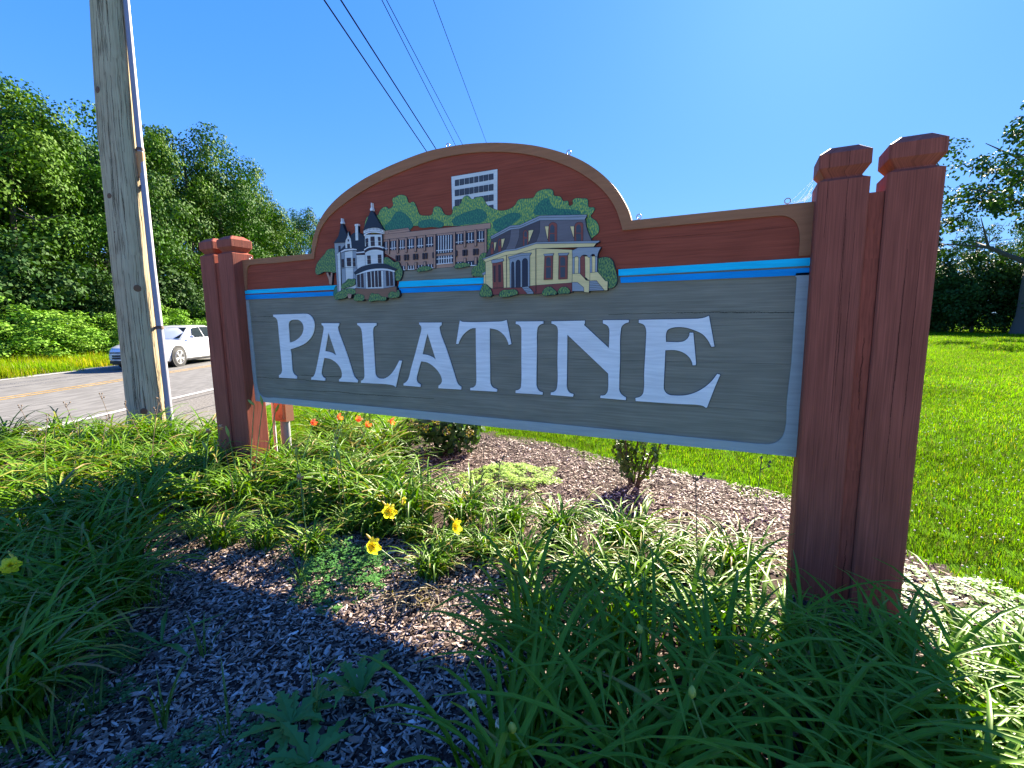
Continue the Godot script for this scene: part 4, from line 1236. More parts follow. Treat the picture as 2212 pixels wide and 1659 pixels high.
func leaf_colors(r: RandomNumberGenerator) -> Array:
	var k := pow(r.randf(), 1.3)
	var c := Color(0.12, 0.285, 0.02).lerp(Color(0.22, 0.40, 0.03), k)
	var tip := c.lerp(Color(0.16, 0.27, 0.05), 0.5)
	var odd := r.randf()
	if odd < 0.13:
		tip = Color(0.42, 0.30, 0.10)
	elif odd < 0.175:
		c = Color(0.36, 0.30, 0.12)
		tip = Color(0.40, 0.28, 0.14)
	return [c, tip]


func foliage_mesh(seed_: int, count: int, size: float) -> ArrayMesh:
	var r := RandomNumberGenerator.new()
	r.seed = seed_
	var b := MB.new()
	for i in count:
		var az := r.randf() * TAU
		var base := Vector3(r.randf_range(-1, 1) * 0.12, -0.02, r.randf_range(-1, 1) * 0.12)
		var c := leaf_colors(r)
		strap(b, base, az, size * r.randf_range(0.55, 1.1), r.randf_range(0.013, 0.023), r.randf_range(1.1, 1.5), r.randf_range(-1.3, -0.15), r, c[0], c[1])
	return b.mesh()


func single_leaf(seed_: int) -> ArrayMesh:
	var r := RandomNumberGenerator.new()
	r.seed = seed_
	var b := MB.new()
	var c := leaf_colors(r)
	strap(b, Vector3(0, -0.02, 0), 0.0, r.randf_range(0.5, 0.85), r.randf_range(0.016, 0.027), r.randf_range(1.1, 1.5), r.randf_range(-1.25, -0.1), r, c[0], c[1], 8)
	return b.mesh()


# a daylily bloom that opens towards "face": two whorls of ruffled petals round a stem
func bloom(parent: Node3D, at: Vector3, face: Vector3, size: float, mat: Material, called := "flower", droop := 0.5, wilt := 0.0) -> void:
	var o := Node3D.new()
	o.name = called
	parent.add_child(o, true)
	var f := face.normalized()
	var s := f.cross(Vector3.UP).normalized()
	var u := s.cross(f)
	var bs := Basis(s, f, u)
	var many := 6 if wilt > 0 else 11
	for k in many:
		var b := MB.new()
		var inner := 0.62 if k >= 6 else 1.0
		var az := TAU * k / (6.0 if k < 6 else 5.0) + (0.1 if k % 2 else 0.0)
		var w := size * (0.52 if k % 2 else 0.40) * (1.0 - wilt * 0.6) * inner
		var prev := []
		for i in 7:
			var t := i / 6.0
			var out := size * (0.10 + 0.72 * pow(t, 1.2)) * (1.0 - wilt * 0.65) * inner
			var y := size * (0.85 * sin(t * 1.7) - 0.75 * t * t * droop * 1.6 * inner)
			var row := []
			for j in 5:
				var q := (j - 2) / 2.0
				var ww := w * sin(PI * clampf(0.12 + 0.80 * t, 0, 1))
				var ruff := size * 0.11 * sin(q * 4.0 + t * 9.0 + k) * absf(q) * t
				var a := az + q * ww / maxf(out, size * 0.12)
				row.append(at + bs * Vector3(cos(a) * out, y + ruff - q * q * size * 0.05, sin(a) * out))
			if i > 0:
				for j in 4:
					b.quad(prev[j], prev[j + 1], row[j + 1], row[j], f, Color.WHITE)
			prev = row
		part("petal", b.mesh(), mat, o)
	var b2 := MB.new()
	for k in 5:
		var a := TAU * k / 5
		var tip := at + bs * Vector3(cos(a) * size * 0.2, size * 0.75, sin(a) * size * 0.2)
		b2.tube([at, at.lerp(tip, 0.6), tip], [size * 0.018, size * 0.015, size * 0.03], 4)
	part("stamens", b2.mesh(), mat, o)


func scape(parent: Node3D, from: Vector3, to: Vector3, thick := 0.004, called := "flower_stem", mat: Material = null) -> void:
	var b := MB.new()
	var m := from.lerp(to, 0.5) + Vector3((to.z - from.z) * 0.06, 0.02, (to.x - from.x) * -0.06)
	b.tube([from, m, to], [thick, thick * 0.85, thick * 0.7], 6)
	part(called, b.mesh(), mat if mat else M.stem_green, parent)


func bud(parent: Node3D, at: Vector3, dir: Vector3, size: float, mat: Material) -> void:
	var b := MB.new()
	var path := []
	var rad := []
	for i in 7:
		var t := i / 6.0
		path.append(at + dir.normalized() * size * t)
		rad.append(size * 0.13 * (sin(PI * (0.12 + 0.82 * t))))
	b.tube(path, rad, 7)
	part("bud", b.mesh(), mat, parent)


var foliage_variants: Array = []
var leaf_variants: Array = []
var lily_count := 0


func lily(at: Vector3, label: String, group: String, size: float, singles := 0) -> Node3D:
	lily_count += 1
	var o := thing("daylily_clump", label, "daylily", at, rng.randf() * TAU, group)
	if singles > 0:
		for i in singles:
			var l := part("leaf", leaf_variants[rng.randi() % leaf_variants.size()], M.lily_leaf, o)
			var sc := size * rng.randf_range(0.7, 1.15)
			l.transform = Transform3D(Basis(Vector3.UP, rng.randf() * TAU).scaled(Vector3.ONE * sc), Vector3(rng.randf_range(-1, 1) * 0.12, 0, rng.randf_range(-1, 1) * 0.12))
	else:
		var f := part("foliage", foliage_variants[lily_count % foliage_variants.size()], M.lily_leaf, o)
		f.scale = Vector3.ONE * size * rng.randf_range(0.9, 1.12)
		tag(f, "", "", "", "stuff")
	return o


func ordinal(i: int) -> String:
	return ["first", "second", "third", "fourth", "fifth", "sixth", "seventh", "eighth", "ninth", "tenth", "eleventh", "twelfth"][i]


func build_lilies() -> void:
	for i in 6:
		foliage_variants.append(foliage_mesh(100 + i, 105, 0.62))
	for i in 32:
		leaf_variants.append(single_leaf(300 + i))
	var rows := [
		["in the row nearest the road", "daylilies beside the road", 1.12, 0, [[-7.3, 0.55], [-6.9, 0.2], [-6.45, -0.05], [-6.0, -0.2], [-5.55, -0.32], [-5.1, -0.45], [-4.65, -0.5]]],
		["in the row before the utility pole", "daylilies beside the road", 1.0, 0, [[-6.6, 0.85], [-6.2, 0.6], [-5.75, 0.42], [-5.3, 0.3], [-4.85, 0.18], [-4.4, 0.1], [-3.95, 0.12]]],
		["in the row before the left sign posts", "daylilies before the left posts", 1.0, 0, [[-5.8, 1.2], [-5.35, 0.98], [-4.9, 0.78], [-4.45, 0.62], [-4.0, 0.52], [-3.55, 0.48], [-3.15, 0.46]]],
		["in the row at the left edge", "daylilies at the left edge", 1.05, 0, [[-5.0, 1.6], [-4.55, 1.4], [-4.1, 1.25], [-3.72, 1.12], [-3.4, 1.0]]],
		["bordering the lower left wood chips", "daylilies at the left edge", 1.0, 0, [[-3.95, 1.75], [-3.55, 1.62], [-3.2, 1.5], [-2.85, 1.42], [-2.5, 1.58], [-3.0, 1.85], [-2.62, 1.8], [-2.3, 1.82], [-2.2, 2.1], [-1.95, 2.2]]],
		["close behind the left sign posts", "daylilies under the left of the sign", 1.12, 0, [[-4.1, -0.62], [-3.45, -0.75], [-3.1, -0.62], [-2.75, -0.55], [-2.4, -0.45]]],
		["below the letters P, A and L", "daylilies under the left of the sign", 1.12, 0, [[-3.45, -0.18], [-3.1, -0.1], [-2.7, 0.02], [-2.35, 0.08], [-2.0, 0.1], [-1.68, 0.12]]],
		["well behind the sign's left end", "daylilies behind the sign", 1.12, 0, [[-4.4, -1.55], [-4.0, -1.4], [-3.55, -1.25], [-3.15, -1.15], [-2.8, -1.0]]],
		["along the row of yellow blooms", "daylilies in the middle of the bed", 0.58, 0, [[-2.75, 0.42], [-2.4, 0.42], [-2.08, 0.40], [-1.78, 0.36], [-1.5, 0.34], [-1.22, 0.34], [-0.95, 0.34], [-0.68, 0.36]]],
		["along the edge of the sunlit chips", "daylilies in the middle of the bed", 0.58, 0, [[-2.98, 0.86], [-2.66, 0.84], [-2.32, 0.80], [-2.0, 0.74], [-1.22, 0.56]]],
		["below the letters T, I and N", "daylilies in the middle of the bed", 0.80, 0, [[-1.35, -0.08], [-1.0, -0.1], [-0.62, -0.12], [-0.25, -0.08], [0.1, -0.02], [0.42, -0.05]]],
		["right before the inner right post", "daylilies before the right posts", 0.75, 0, [[-0.35, 0.36], [0.0, 0.34], [0.34, 0.36], [0.62, 0.42], [0.92, 0.4]]],
		["in the rearmost large-leaved row", "large-leaved daylilies at the lower right", 0.82, 64, [[-0.42, 0.86], [-0.08, 0.74], [0.26, 0.72], [0.6, 0.74], [0.92, 0.72], [1.22, 0.5]]],
		["in the middle large-leaved row", "large-leaved daylilies at the lower right", 0.9, 64, [[-0.28, 1.24], [0.06, 1.12], [0.4, 1.08], [0.76, 1.02], [1.1, 0.9], [1.42, 0.72]]],
		["along the bottom edge, nearest the viewer", "large-leaved daylilies at the lower right", 0.92, 66, [[-0.16, 1.6], [0.16, 1.52], [0.5, 1.42], [0.86, 1.3], [1.2, 1.16], [1.5, 1.0]]],
	]
	var by := {}
	for row in rows:
		for i in row[4].size():
			var q: Array = row[4][i]
			var where := Vector3(q[0] + rng.randf_range(-0.05, 0.05), 0, q[1] + rng.randf_range(-0.05, 0.05))
			var o := lily(where, "%s daylily clump from the left %s" % [ordinal(i), row[0]], row[1], row[2], row[3])
			o.rotation.y = 0.0 if row[0].contains("well behind") or row[0].contains("yellow") or row[0].contains("sunlit chips") or row[0].contains("letters P") or row[0].contains("before the left sign posts") or row[0].contains("lower left") else o.rotation.y
			by["%s/%d" % [row[0].left(14), i]] = o
	# open blooms and buds, each on the plant it grows from
	var near := func(p: Vector3) -> Node3D:
		var best: Node3D = null
		var d := 1e9
		for o in by.values():
			var dd: float = Vector2(o.position.x - p.x, o.position.z - p.z).length()
			if o.rotation.y == 0.0 and dd < d:
				d = dd
				best = o
		return best
	for q in [[Vector3(-1.564, 0.28, 0.496), 0.062, Vector3(0.35, 0.25, 0.9)], [Vector3(-1.614, 0.28, 0.31), 0.035, Vector3(-0.2, 0.6, 0.7)], [Vector3(-1.073, 0.27, 0.486), 0.055, Vector3(-0.4, 0.25, 0.9)], [Vector3(-1.451, 0.2, 0.771), 0.062, Vector3(0.1, 0.3, 0.95)], [Vector3(-2.671, 0.35, 1.853), 0.05, Vector3(0.8, 0.3, 0.2)]]:
		var o: Node3D = near.call(q[0])
		var at: Vector3 = q[0] - o.position
		var f: Vector3 = q[2].normalized()
		scape(o, Vector3(at.x * 0.35, 0, at.z * 0.35), at - f * 0.03)
		bloom(o, at - f * 0.02, f, q[1], M.petal_yellow, "yellow_flower", 0.62)
		bud(o, at - f * 0.02 + Vector3(-0.05, 0.01, -0.03), Vector3(-0.6, 0.6, 0.1), 0.05, M.bud_yellow)
	for q in [Vector3(-2.88, 0.62, -0.108), Vector3(-2.617, 0.68, -0.155), Vector3(-2.613, 0.62, -0.359), Vector3(-2.267, 0.62, -0.397), Vector3(-2.45, 0.6, -0.3), Vector3(-2.089, 0.5, 0.703), Vector3(-3.517, 0.60, 0.396), Vector3(-3.463, 0.62, 0.331)]:
		var o: Node3D = near.call(q)
		var at: Vector3 = q - o.position
		scape(o, Vector3(at.x * 0.35, 0, at.z * 0.35), at)
		bloom(o, at, Vector3(rng.randf_range(-0.6, 0.6), rng.randf_range(-0.6, 0.3), 0.8), 0.055 if q.x > -3.3 and q.z < 0.3 else 0.042, M.petal_orange if q.z < 0 else M.petal_wilted, "orange_flower" if q.z < 0 else "wilted_flower", 0.9, 0.45)
	for q in [[Vector3(-3.203, 0.80, 0.196), Vector3(-0.9, 0.5, 0)], [Vector3(-3.12, 0.80, 0.18), Vector3(-0.2, 0.9, 0)], [Vector3(-2.95, 0.76, 0.196), Vector3(0.6, 0.8, 0)], [Vector3(-3.074, 0.62, 0.51), Vector3(-0.3, 0.9, 0)], [Vector3(-2.574, 0.78, -0.21), Vector3(0.05, 1, 0)], [Vector3(-3.3, 0.5, 0.55), Vector3(-0.6, 0.8, 0)], [Vector3(-2.3, 0.55, 0.55), Vector3(0.1, 0.9, 0)], [Vector3(-1.95, 0.56, 0.5), Vector3(-0.3, 0.9, 0)]]:
		var o: Node3D = near.call(q[0])
		var at: Vector3 = q[0] - o.position
		scape(o, Vector3(at.x * 0.3, 0, at.z * 0.3), at, 0.0045)
		bud(o, at, q[1], 0.085, M.bud_green)
	for q in [[Vector3(-0.36, 0.22, 1.50), 0.03], [Vector3(-0.24, 0.22, 1.53), 0.035]]:
		var o: Node3D = by["along the bott/0"]
		var at: Vector3 = (q[0] - o.position).rotated(Vector3.UP, -o.rotation.y)
		scape(o, Vector3(at.x * 0.4, 0, at.z * 0.4), at, 0.003)
		bloom(o, at, Vector3(0.2, 0.9, 0.4), q[1], M.petal_dry, "dry_flower", 0.6, 0.6)
	for q in [[Vector3(-0.11, 0.40, 1.70), "along the bott/1"], [Vector3(0.30, 0.45, 1.45), "along the bott/2"], [Vector3(0.12, 0.42, 1.2), "in the middle /1"]]:
		var o: Node3D = by[q[1]]
		var at: Vector3 = (q[0] - o.position).rotated(Vector3.UP, -o.rotation.y)
		scape(o, Vector3(at.x * 0.4, 0, at.z * 0.4), at, 0.0035)
		var pod := MB.new()
		pod.tube([at, at + Vector3(0, 0.008, 0.003), at + Vector3(0, 0.02, 0.006), at + Vector3(0, 0.03, 0.008)], [0.004, 0.011, 0.010, 0.003], 8)
		part("seed_pod", pod.mesh(), M.bud_green, o)
	# dry seed stalks that stick out of the foliage
	for q in [[-6.2, 0.3, 0.62], [-5.9, 0.1, 0.7], [-5.2, 0.2, 0.66], [-5.0, 0.45, 0.6], [-4.7, 0.15, 0.72], [-6.7, 0.5, 0.58], [-4.35, 0.35, 0.68], [-5.5, 0.7, 0.6], [-2.2, 0.3, 0.66], [-1.5, 0.2, 0.6], [-0.9, 0.25, 0.62], [0.2, 0.2, 0.66], [-3.0, 0.6, 0.6], [0.5, 0.0, 0.7], [-1.2, -0.1, 0.62]]:
		var p := Vector3(q[0], q[2], q[1])
		var o: Node3D = null
		var d := 1e9
		for e in by.values():
			var dd: float = Vector2(e.position.x - p.x, e.position.z - p.z).length()
			if dd < d:
				d = dd
				o = e
		var at: Vector3 = (p - o.position).rotated(Vector3.UP, -o.rotation.y)
		scape(o, Vector3(at.x * 0.6, 0, at.z * 0.6), at, 0.003, "seed_stalk", M.stalk_brown)
		var b := MB.new()
		for k in 3:
			var e := at + Vector3(rng.randf_range(-0.04, 0.04), rng.randf_range(-0.02, 0.05), rng.randf_range(-0.04, 0.04))
			b.tube([at - Vector3(0, 0.03, 0), e], [0.002, 0.002], 4)
			b.tube([e - Vector3(0, 0.008, 0), e, e + Vector3(0, 0.009, 0)], [0.002, 0.008, 0.002], 6)
		part("seed_head", b.mesh(), M.stalk_brown, o)


# ------------------------------------------------------------------ weeds and small plants
func lobed_leaf(b: MB, base: Vector3, az: float, long: float, wide: float, lift: float, col: Color, lobes: int) -> void:
	var d := Vector3(sin(az), 0, cos(az))
	var s := Vector3(cos(az), 0, -sin(az))
	var prev := []
	var k := lobes * 2
	for i in k + 1:
		var t := float(i) / k
		var w := wide * 0.5 * sin(PI * clampf(0.08 + 0.9 * t, 0, 1)) * (1.0 if i % 2 == 0 or lobes < 3 else 0.5)
		var y := lift * sin(t * 2.2)
		var c := base + d * long * t + Vector3.UP * y
		var row := [c - s * w + Vector3.UP * w * 0.3, c, c + s * w + Vector3.UP * w * 0.3]
		if i > 0:
			for q in 2:
				b.quad(prev[q], prev[q + 1], row[q + 1], row[q], Vector3.UP, col)
		prev = row


func build_weeds() -> void:
	var labels := ["broad-leaved dandelion weed on the wood chips, lower left of the front lilies", "dandelion weed with upright toothed leaves close to the shadow's edge", "low dandelion weed beside the bottom edge of the wood chips", "dark long-leaved weed on the shaded chips towards the left lilies"]
	var spots := [Vector3(-1.04, 0, 1.66), Vector3(-0.9, 0, 1.46), Vector3(-0.85, 0, 1.74), Vector3(-1.95, 0, 1.62)]
	for i in 4:
		var o := thing("dandelion_weed", labels[i], "weed", spots[i], 0.0, "weeds on the wood chips")
		var n := 9 if i < 3 else 5
		for k in n:
			var b := MB.new()
			var up := 0.10 if i == 1 else 0.04
			lobed_leaf(b, Vector3(0, 0.012, 0), TAU * k / n + rng.randf() * 0.4, rng.randf_range(0.13, 0.21) * (1.5 if i == 3 else 1.0), rng.randf_range(0.045, 0.065) * (0.5 if i == 3 else 1.0), up * rng.randf_range(0.6, 1.3), Color(0.08, 0.21, 0.04), 5 if i < 3 else 1)
			part("leaf", b.mesh(), M.broad_leaf, o)
	var gl := ["tall pale grass weed standing alone on the shaded wood chips", "leaning grass weed among the dandelions", "grass weed at the bottom edge left of the dandelions", "small grass weed where sunlight meets the sign's shadow", "grass weed by the bottom left of the chips", "grass weed close to the left lilies", "thin grass weed in the bottom left corner, nearest the clover", "thin grass weed right of the bottom left clover", "sparse grass weed between the dandelions and the left clover"]
	var gs := [Vector3(-1.7, 0, 1.58), Vector3(-0.98, 0, 1.62), Vector3(-1.2, 0, 1.8), Vector3(-1.75, 0, 1.0), Vector3(-1.75, 0, 1.95), Vector3(-2.3, 0, 1.45), Vector3(-1.92, 0, 2.1), Vector3(-1.68, 0, 2.08), Vector3(-1.45, 0, 1.86)]
	for i in 9:
		var o := thing("grass_weed", gl[i], "weed", gs[i], 0.0, "grass weeds on the wood chips")
		for k in ([7, 8, 6, 12, 9, 8, 14, 12, 9][i]):
			var b := MB.new()
			strap(b, Vector3(rng.randf_range(-0.02, 0.02), 0, rng.randf_range(-0.02, 0.02)), rng.randf() * TAU, rng.randf_range(0.12, 0.34), rng.randf_range(0.005, 0.011), rng.randf_range(1.1, 1.5), rng.randf_range(-0.3, 1.1), rng, Color(0.12, 0.25, 0.06), Color(0.22, 0.30, 0.09), 5)
			part("blade", b.mesh(), M.lily_leaf, o)
	# low mats of small leaves
	for q in [["clover_mound", "round mound of small green clover leaves below the lowest yellow bloom", "clover", Vector3(-1.62, 0, 0.84), 0.30, 0.20, 900, Color(0.07, 0.20, 0.045), 0.014], ["sedum_patch", "low bright lime-green ground-cover patch on the chips behind the sign", "ground cover", Vector3(-1.5, 0, -1.05), 0.42, 0.11, 1500, Color(0.26, 0.40, 0.05), 0.017], ["clover_mound", "clover and weeds growing at the bottom left corner", "clover", Vector3(-2.05, 0, 2.02), 0.40, 0.12, 900, Color(0.07, 0.17, 0.045), 0.016], ["clover_mound", "clover creeping beside the outer right post", "clover", Vector3(1.55, 0, -0.15), 0.45, 0.07, 900, Color(0.16, 0.30, 0.06), 0.016], ["clover_mound", "small-leaved weeds along the bottom edge by the dandelions", "clover", Vector3(-1.15, 0, 1.98), 0.30, 0.05, 500, Color(0.06, 0.16, 0.045), 0.014]]:
		var o := thing(q[0], q[1], q[2], q[3])
		var b := MB.new()
		var size: float = q[8]
		for k in int(q[6]):
			var a := rng.randf() * TAU
			var rr := sqrt(rng.randf())
			rr *= 1.0 + 0.3 * sin(a * 3.0 + float(q[6])) * sin(a * 5.0)
			var y: float = float(q[5]) * maxf(1.0 - rr * rr, 0.1) * (0.7 + 0.5 * sin(a * 4.0 + rr * 9.0)) * rng.randf_range(0.35, 1.0) + 0.01
			var p := Vector3(cos(a) * rr * float(q[4]), y, sin(a) * rr * float(q[4]))
			var col: Color = q[7]
			col = col * rng.randf_range(0.7, 1.25)
			col.a = 1
			var t := rng.randf() * TAU
			for l in 3:
				var la := t + TAU * l / 3
				var d := Vector3(cos(la), rng.randf_range(-0.1, 0.35), sin(la)) * size
				var s := Vector3(-sin(la), 0, cos(la)) * size * 0.5
				b.flat(p, p + d + s, p + d - s, Vector3.UP, col)
				b.flat(p, p + d * 0.6 + s, p + d + s, Vector3.UP, col)
		var f := part("leaves", b.mesh(), M.broad_leaf, o)
		tag(f, "", "", "", "stuff")
	# dry straw of last year's lilies
	var st := thing("straw_tuft", "tuft of dry tan straw lying on the chips at the shadow's edge", "dry straw", Vector3(-1.12, 0, 0.82))
	var sb := MB.new()
	for k in 46:
		var a := rng.randf_range(-0.8, 1.6)
		strap(sb, Vector3(rng.randf_range(-0.12, 0.12), 0.02, rng.randf_range(-0.1, 0.1)), a, rng.randf_range(0.15, 0.36), 0.006, rng.randf_range(0.2, 0.9), rng.randf_range(-0.9, -0.3), rng, Color(0.26, 0.20, 0.13), Color(0.32, 0.26, 0.17), 4)
	tag(part("straw", sb.mesh(), M.lily_leaf, st), "", "", "", "stuff")


func shrub_mesh(seed_: int, count: int, rx: float, ry: float, leaf: float, c0: Color, c1: Color, y0: float) -> ArrayMesh:
	var r := RandomNumberGenerator.new()
	r.seed = seed_
	var b := MB.new()
	for i in count:
		var d := Vector3(r.randfn(), r.randfn(), r.randfn()).normalized() * pow(r.randf(), 0.45)
		var lump := 1.0 + 0.18 * sin(d.x * 7.0 + seed_) * cos(d.z * 6.0)
		var p := Vector3(d.x * rx * lump, y0 + ry + d.y * ry * lump, d.z * rx * lump)
		leaf_card(b, p, (d + Vector3(0, 0.4, 0)).normalized(), leaf * r.randf_range(0.7, 1.2), c0.lerp(c1, r.randf()), r)
	return b.mesh()


# one folded leaf: two triangles either side of a midrib
func leaf_card(b: MB, p: Vector3, out: Vector3, s: float, col: Color, r: RandomNumberGenerator, loose := 0.55) -> void:
	var nn := (out + Vector3(r.randfn(), r.randfn(), r.randfn()) * loose).normalized()
	var d := nn.cross(Vector3(r.randfn(), r.randfn(), r.randfn())).normalized()
	var w := nn.cross(d) * s * 0.36
	var tip := p + d * s - nn * s * 0.12
	var mid := p + d * s * 0.45
	b.tri([p, mid + w + nn * s * 0.1, tip], [nn, nn, nn], [Vector2.ZERO, Vector2.ZERO, Vector2.ZERO], col)
	b.tri([p, tip, mid - w + nn * s * 0.1], [nn, nn, nn], [Vector2.ZERO, Vector2.ZERO, Vector2.ZERO], col)


func build_shrubs() -> void:
	var h := thing("hydrangea_bush", "dark round hydrangea bush with faded brown flower heads behind the sign", "bush", Vector3(-2.56, 0, -1.66))
	var f := part("foliage", shrub_mesh(41, 1300, 0.43, 0.29, 0.085, Color(0.045, 0.10, 0.03), Color(0.07, 0.15, 0.04), 0.02), M.broad_leaf, h)
	tag(f, "", "", "", "stuff")
	for k in 12:
		var a := PI * (k + 0.5) / 12.0
		var c := Vector3(cos(a) * rng.randf_range(0.3, 0.5), rng.randf_range(0.25, 0.5), sin(a) * 0.5)
		var b := MB.new()
		for i in 40:
			var d := Vector3(rng.randfn(), rng.randfn(), rng.randfn()).normalized()
			leaf_card(b, c + d * 0.04, d, 0.02, Color(0.30, 0.22, 0.12) * rng.randf_range(0.7, 1.2), rng)
		part("flower_head", b.mesh(), M.broad_leaf, h)
	var b2 := MB.new()
	for k in 7:
		var a := TAU * k / 7
		b2.tube([Vector3(cos(a) * 0.03, -0.05, sin(a) * 0.03), Vector3(cos(a) * 0.16, 0.35, sin(a) * 0.16)], [0.008, 0.005], 5)
	part("stems", b2.mesh(), M.twig, h)
	var ro := thing("rose_bush", "small leafy rose bush with bare woody stems behind the sign's right half", "bush", Vector3(-0.42, 0, -1.36))
	var sb := MB.new()
	var lb := MB.new()
	for k in 8:
		var a := TAU * k / 8 + rng.randf() * 0.4
		var tip := Vector3(cos(a) * rng.randf_range(0.1, 0.26), rng.randf_range(0.34, 0.62), sin(a) * rng.randf_range(0.06, 0.16))
		var m := tip * 0.5 + Vector3(rng.randf_range(-0.03, 0.03), -0.03, 0)
		sb.tube([Vector3(cos(a) * 0.02, -0.05, sin(a) * 0.02), m, tip], [0.011, 0.009, 0.005], 6)
		for i in 44:
			var u := rng.randf_range(0.35, 1.05)
			var p := m.lerp(tip, u * 2 - 1.0) if u > 0.5 else m * u * 2.0
			var d := Vector3(rng.randfn(), rng.randfn() * 0.6 + 0.2, rng.randfn()).normalized()
			leaf_card(lb, p + d * 0.06, (d + Vector3.UP * 0.5).normalized(), rng.randf_range(0.05, 0.075), Color(0.05, 0.12, 0.03).lerp(Color(0.12, 0.18, 0.04), rng.randf()), rng)
	part("stems", sb.mesh(), M.twig, ro)
	tag(part("foliage", lb.mesh(), M.broad_leaf, ro), "", "", "", "stuff")


# ------------------------------------------------------------------ trees
func crown_mesh(seed_: int, rx: float, y0: float, y1: float, clumps: int, per: int, leaf: float, c0: Color, c1: Color, gap := 0.0, spread := 0.75) -> ArrayMesh:
	var r := RandomNumberGenerator.new()
	r.seed = seed_
	var b := MB.new()
	var cy := (y0 + y1) / 2
	var ry := (y1 - y0) / 2
	var wob := noise(seed_, 0.9, 2)
	for i in clumps:
		var d := Vector3(r.randfn(), r.randfn(), r.randfn()).normalized()
		var fill := pow(r.randf(), 0.38)
		var lump := 1.0 + 0.46 * wob.get_noise_3d(d.x * 1.3, d.y * 1.3, d.z * 1.3)
		var taper := 1.0 - 0.25 * maxf(d.y, 0)
		var c := Vector3(d.x * rx * lump * taper, d.y * ry * lump, d.z * rx * lump * taper) * fill + Vector3(0, cy, 0)
		if gap > 0 and wob.get_noise_3d(c.x * 0.35 + 50, c.y * 0.35, c.z * 0.35) < gap - 0.3:
			continue
		var s := r.randf_range(0.55, 1.45) * spread
		var tint := r.randf()
		for k in int(per * clampf(s * s / (spread * spread), 0.4, 1.7)):
			var e := Vector3(r.randfn(), r.randfn() + 0.35, r.randfn()).normalized() * s * 0.95 * pow(r.randf(), 0.30)
			e.y *= 0.72
			var out := (d * 0.25 + e.normalized() * 0.8 + Vector3(0, 0.35, 0)).normalized()
			var col := c0.lerp(c1, clampf(tint * 0.6 + r.randf() * 0.4, 0, 1))
			leaf_card(b, c + e, out, leaf * r.randf_range(0.7, 1.25), col, r, 0.38)
	return b.mesh()


func trunk_mesh(seed_: int, h: float, rad: float, crown0: float, reach: float, limbs: int) -> ArrayMesh:
	var r := RandomNumberGenerator.new()
	r.seed = seed_
	var b := MB.new()
	var path := []
	var rr := []
	var x := 0.0
	var z := 0.0
	for i in 9:
		var u := i / 8.0
		path.append(Vector3(x, h * 0.86 * u - 0.2, z))
		rr.append(rad * (1.0 - 0.8 * u) * (1.35 if i == 0 else 1.0))
		x += r.randf_range(-0.16, 0.16)
		z += r.randf_range(-0.16, 0.16)
	b.tube(path, rr, 9)
	for k in limbs:
		var i := r.randi_range(2, 7)
		var p: Vector3 = path[i]
		if p.y < crown0 * 0.7:
			p = path[i + 1]
		var a := TAU * k / limbs + r.randf() * 0.6
		var l := reach * r.randf_range(0.55, 0.95)
		var e := p + Vector3(cos(a) * l, l * r.randf_range(0.25, 0.7), sin(a) * l)
		var m := p.lerp(e, 0.5) + Vector3(0, l * 0.10, 0)
		b.tube([p, m, e], [rr[i] * 0.55, rr[i] * 0.35, rr[i] * 0.1], 6)
		for t in 2:
			var f := m + Vector3(r.randfn(), absf(r.randfn()) * 0.7, r.randfn()).normalized() * l * 0.5
			b.tube([m, f], [rr[i] * 0.28, rr[i] * 0.06], 5)
	return b.mesh()


var crowns: Array = []
var trunks: Array = []


func tree(kind: int, az: float, dist: float, high: float, wide: float, label: String, group: String, category := "tree", called := "tree") -> void:
	var a := deg_to_rad(az)
	var at := Vector3(0.371, 0, 2.665) + Vector3(sin(a), 0, -cos(a)) * dist
	var o := thing(called, label, category, at, rng.randf() * TAU, group)
	var base: float = [14.0, 14.0, 14.0, 13.0, 3.0, 5.0, 9.0][kind]
	var s := Vector3(high / base * wide, high / base, high / base * wide)
	var t := part("trunk", trunks[kind], M.bark, o)
	t.scale = s
	var c := part("crown", crowns[kind], ([M.tree_leaf, M.tree_leaf_dark, M.tree_leaf, M.tree_leaf_pale][int(absf(az) * 10.0) % 4] if kind < 4 else M.tree_leaf) if kind != 6 else M.needle, o)
	c.scale = s


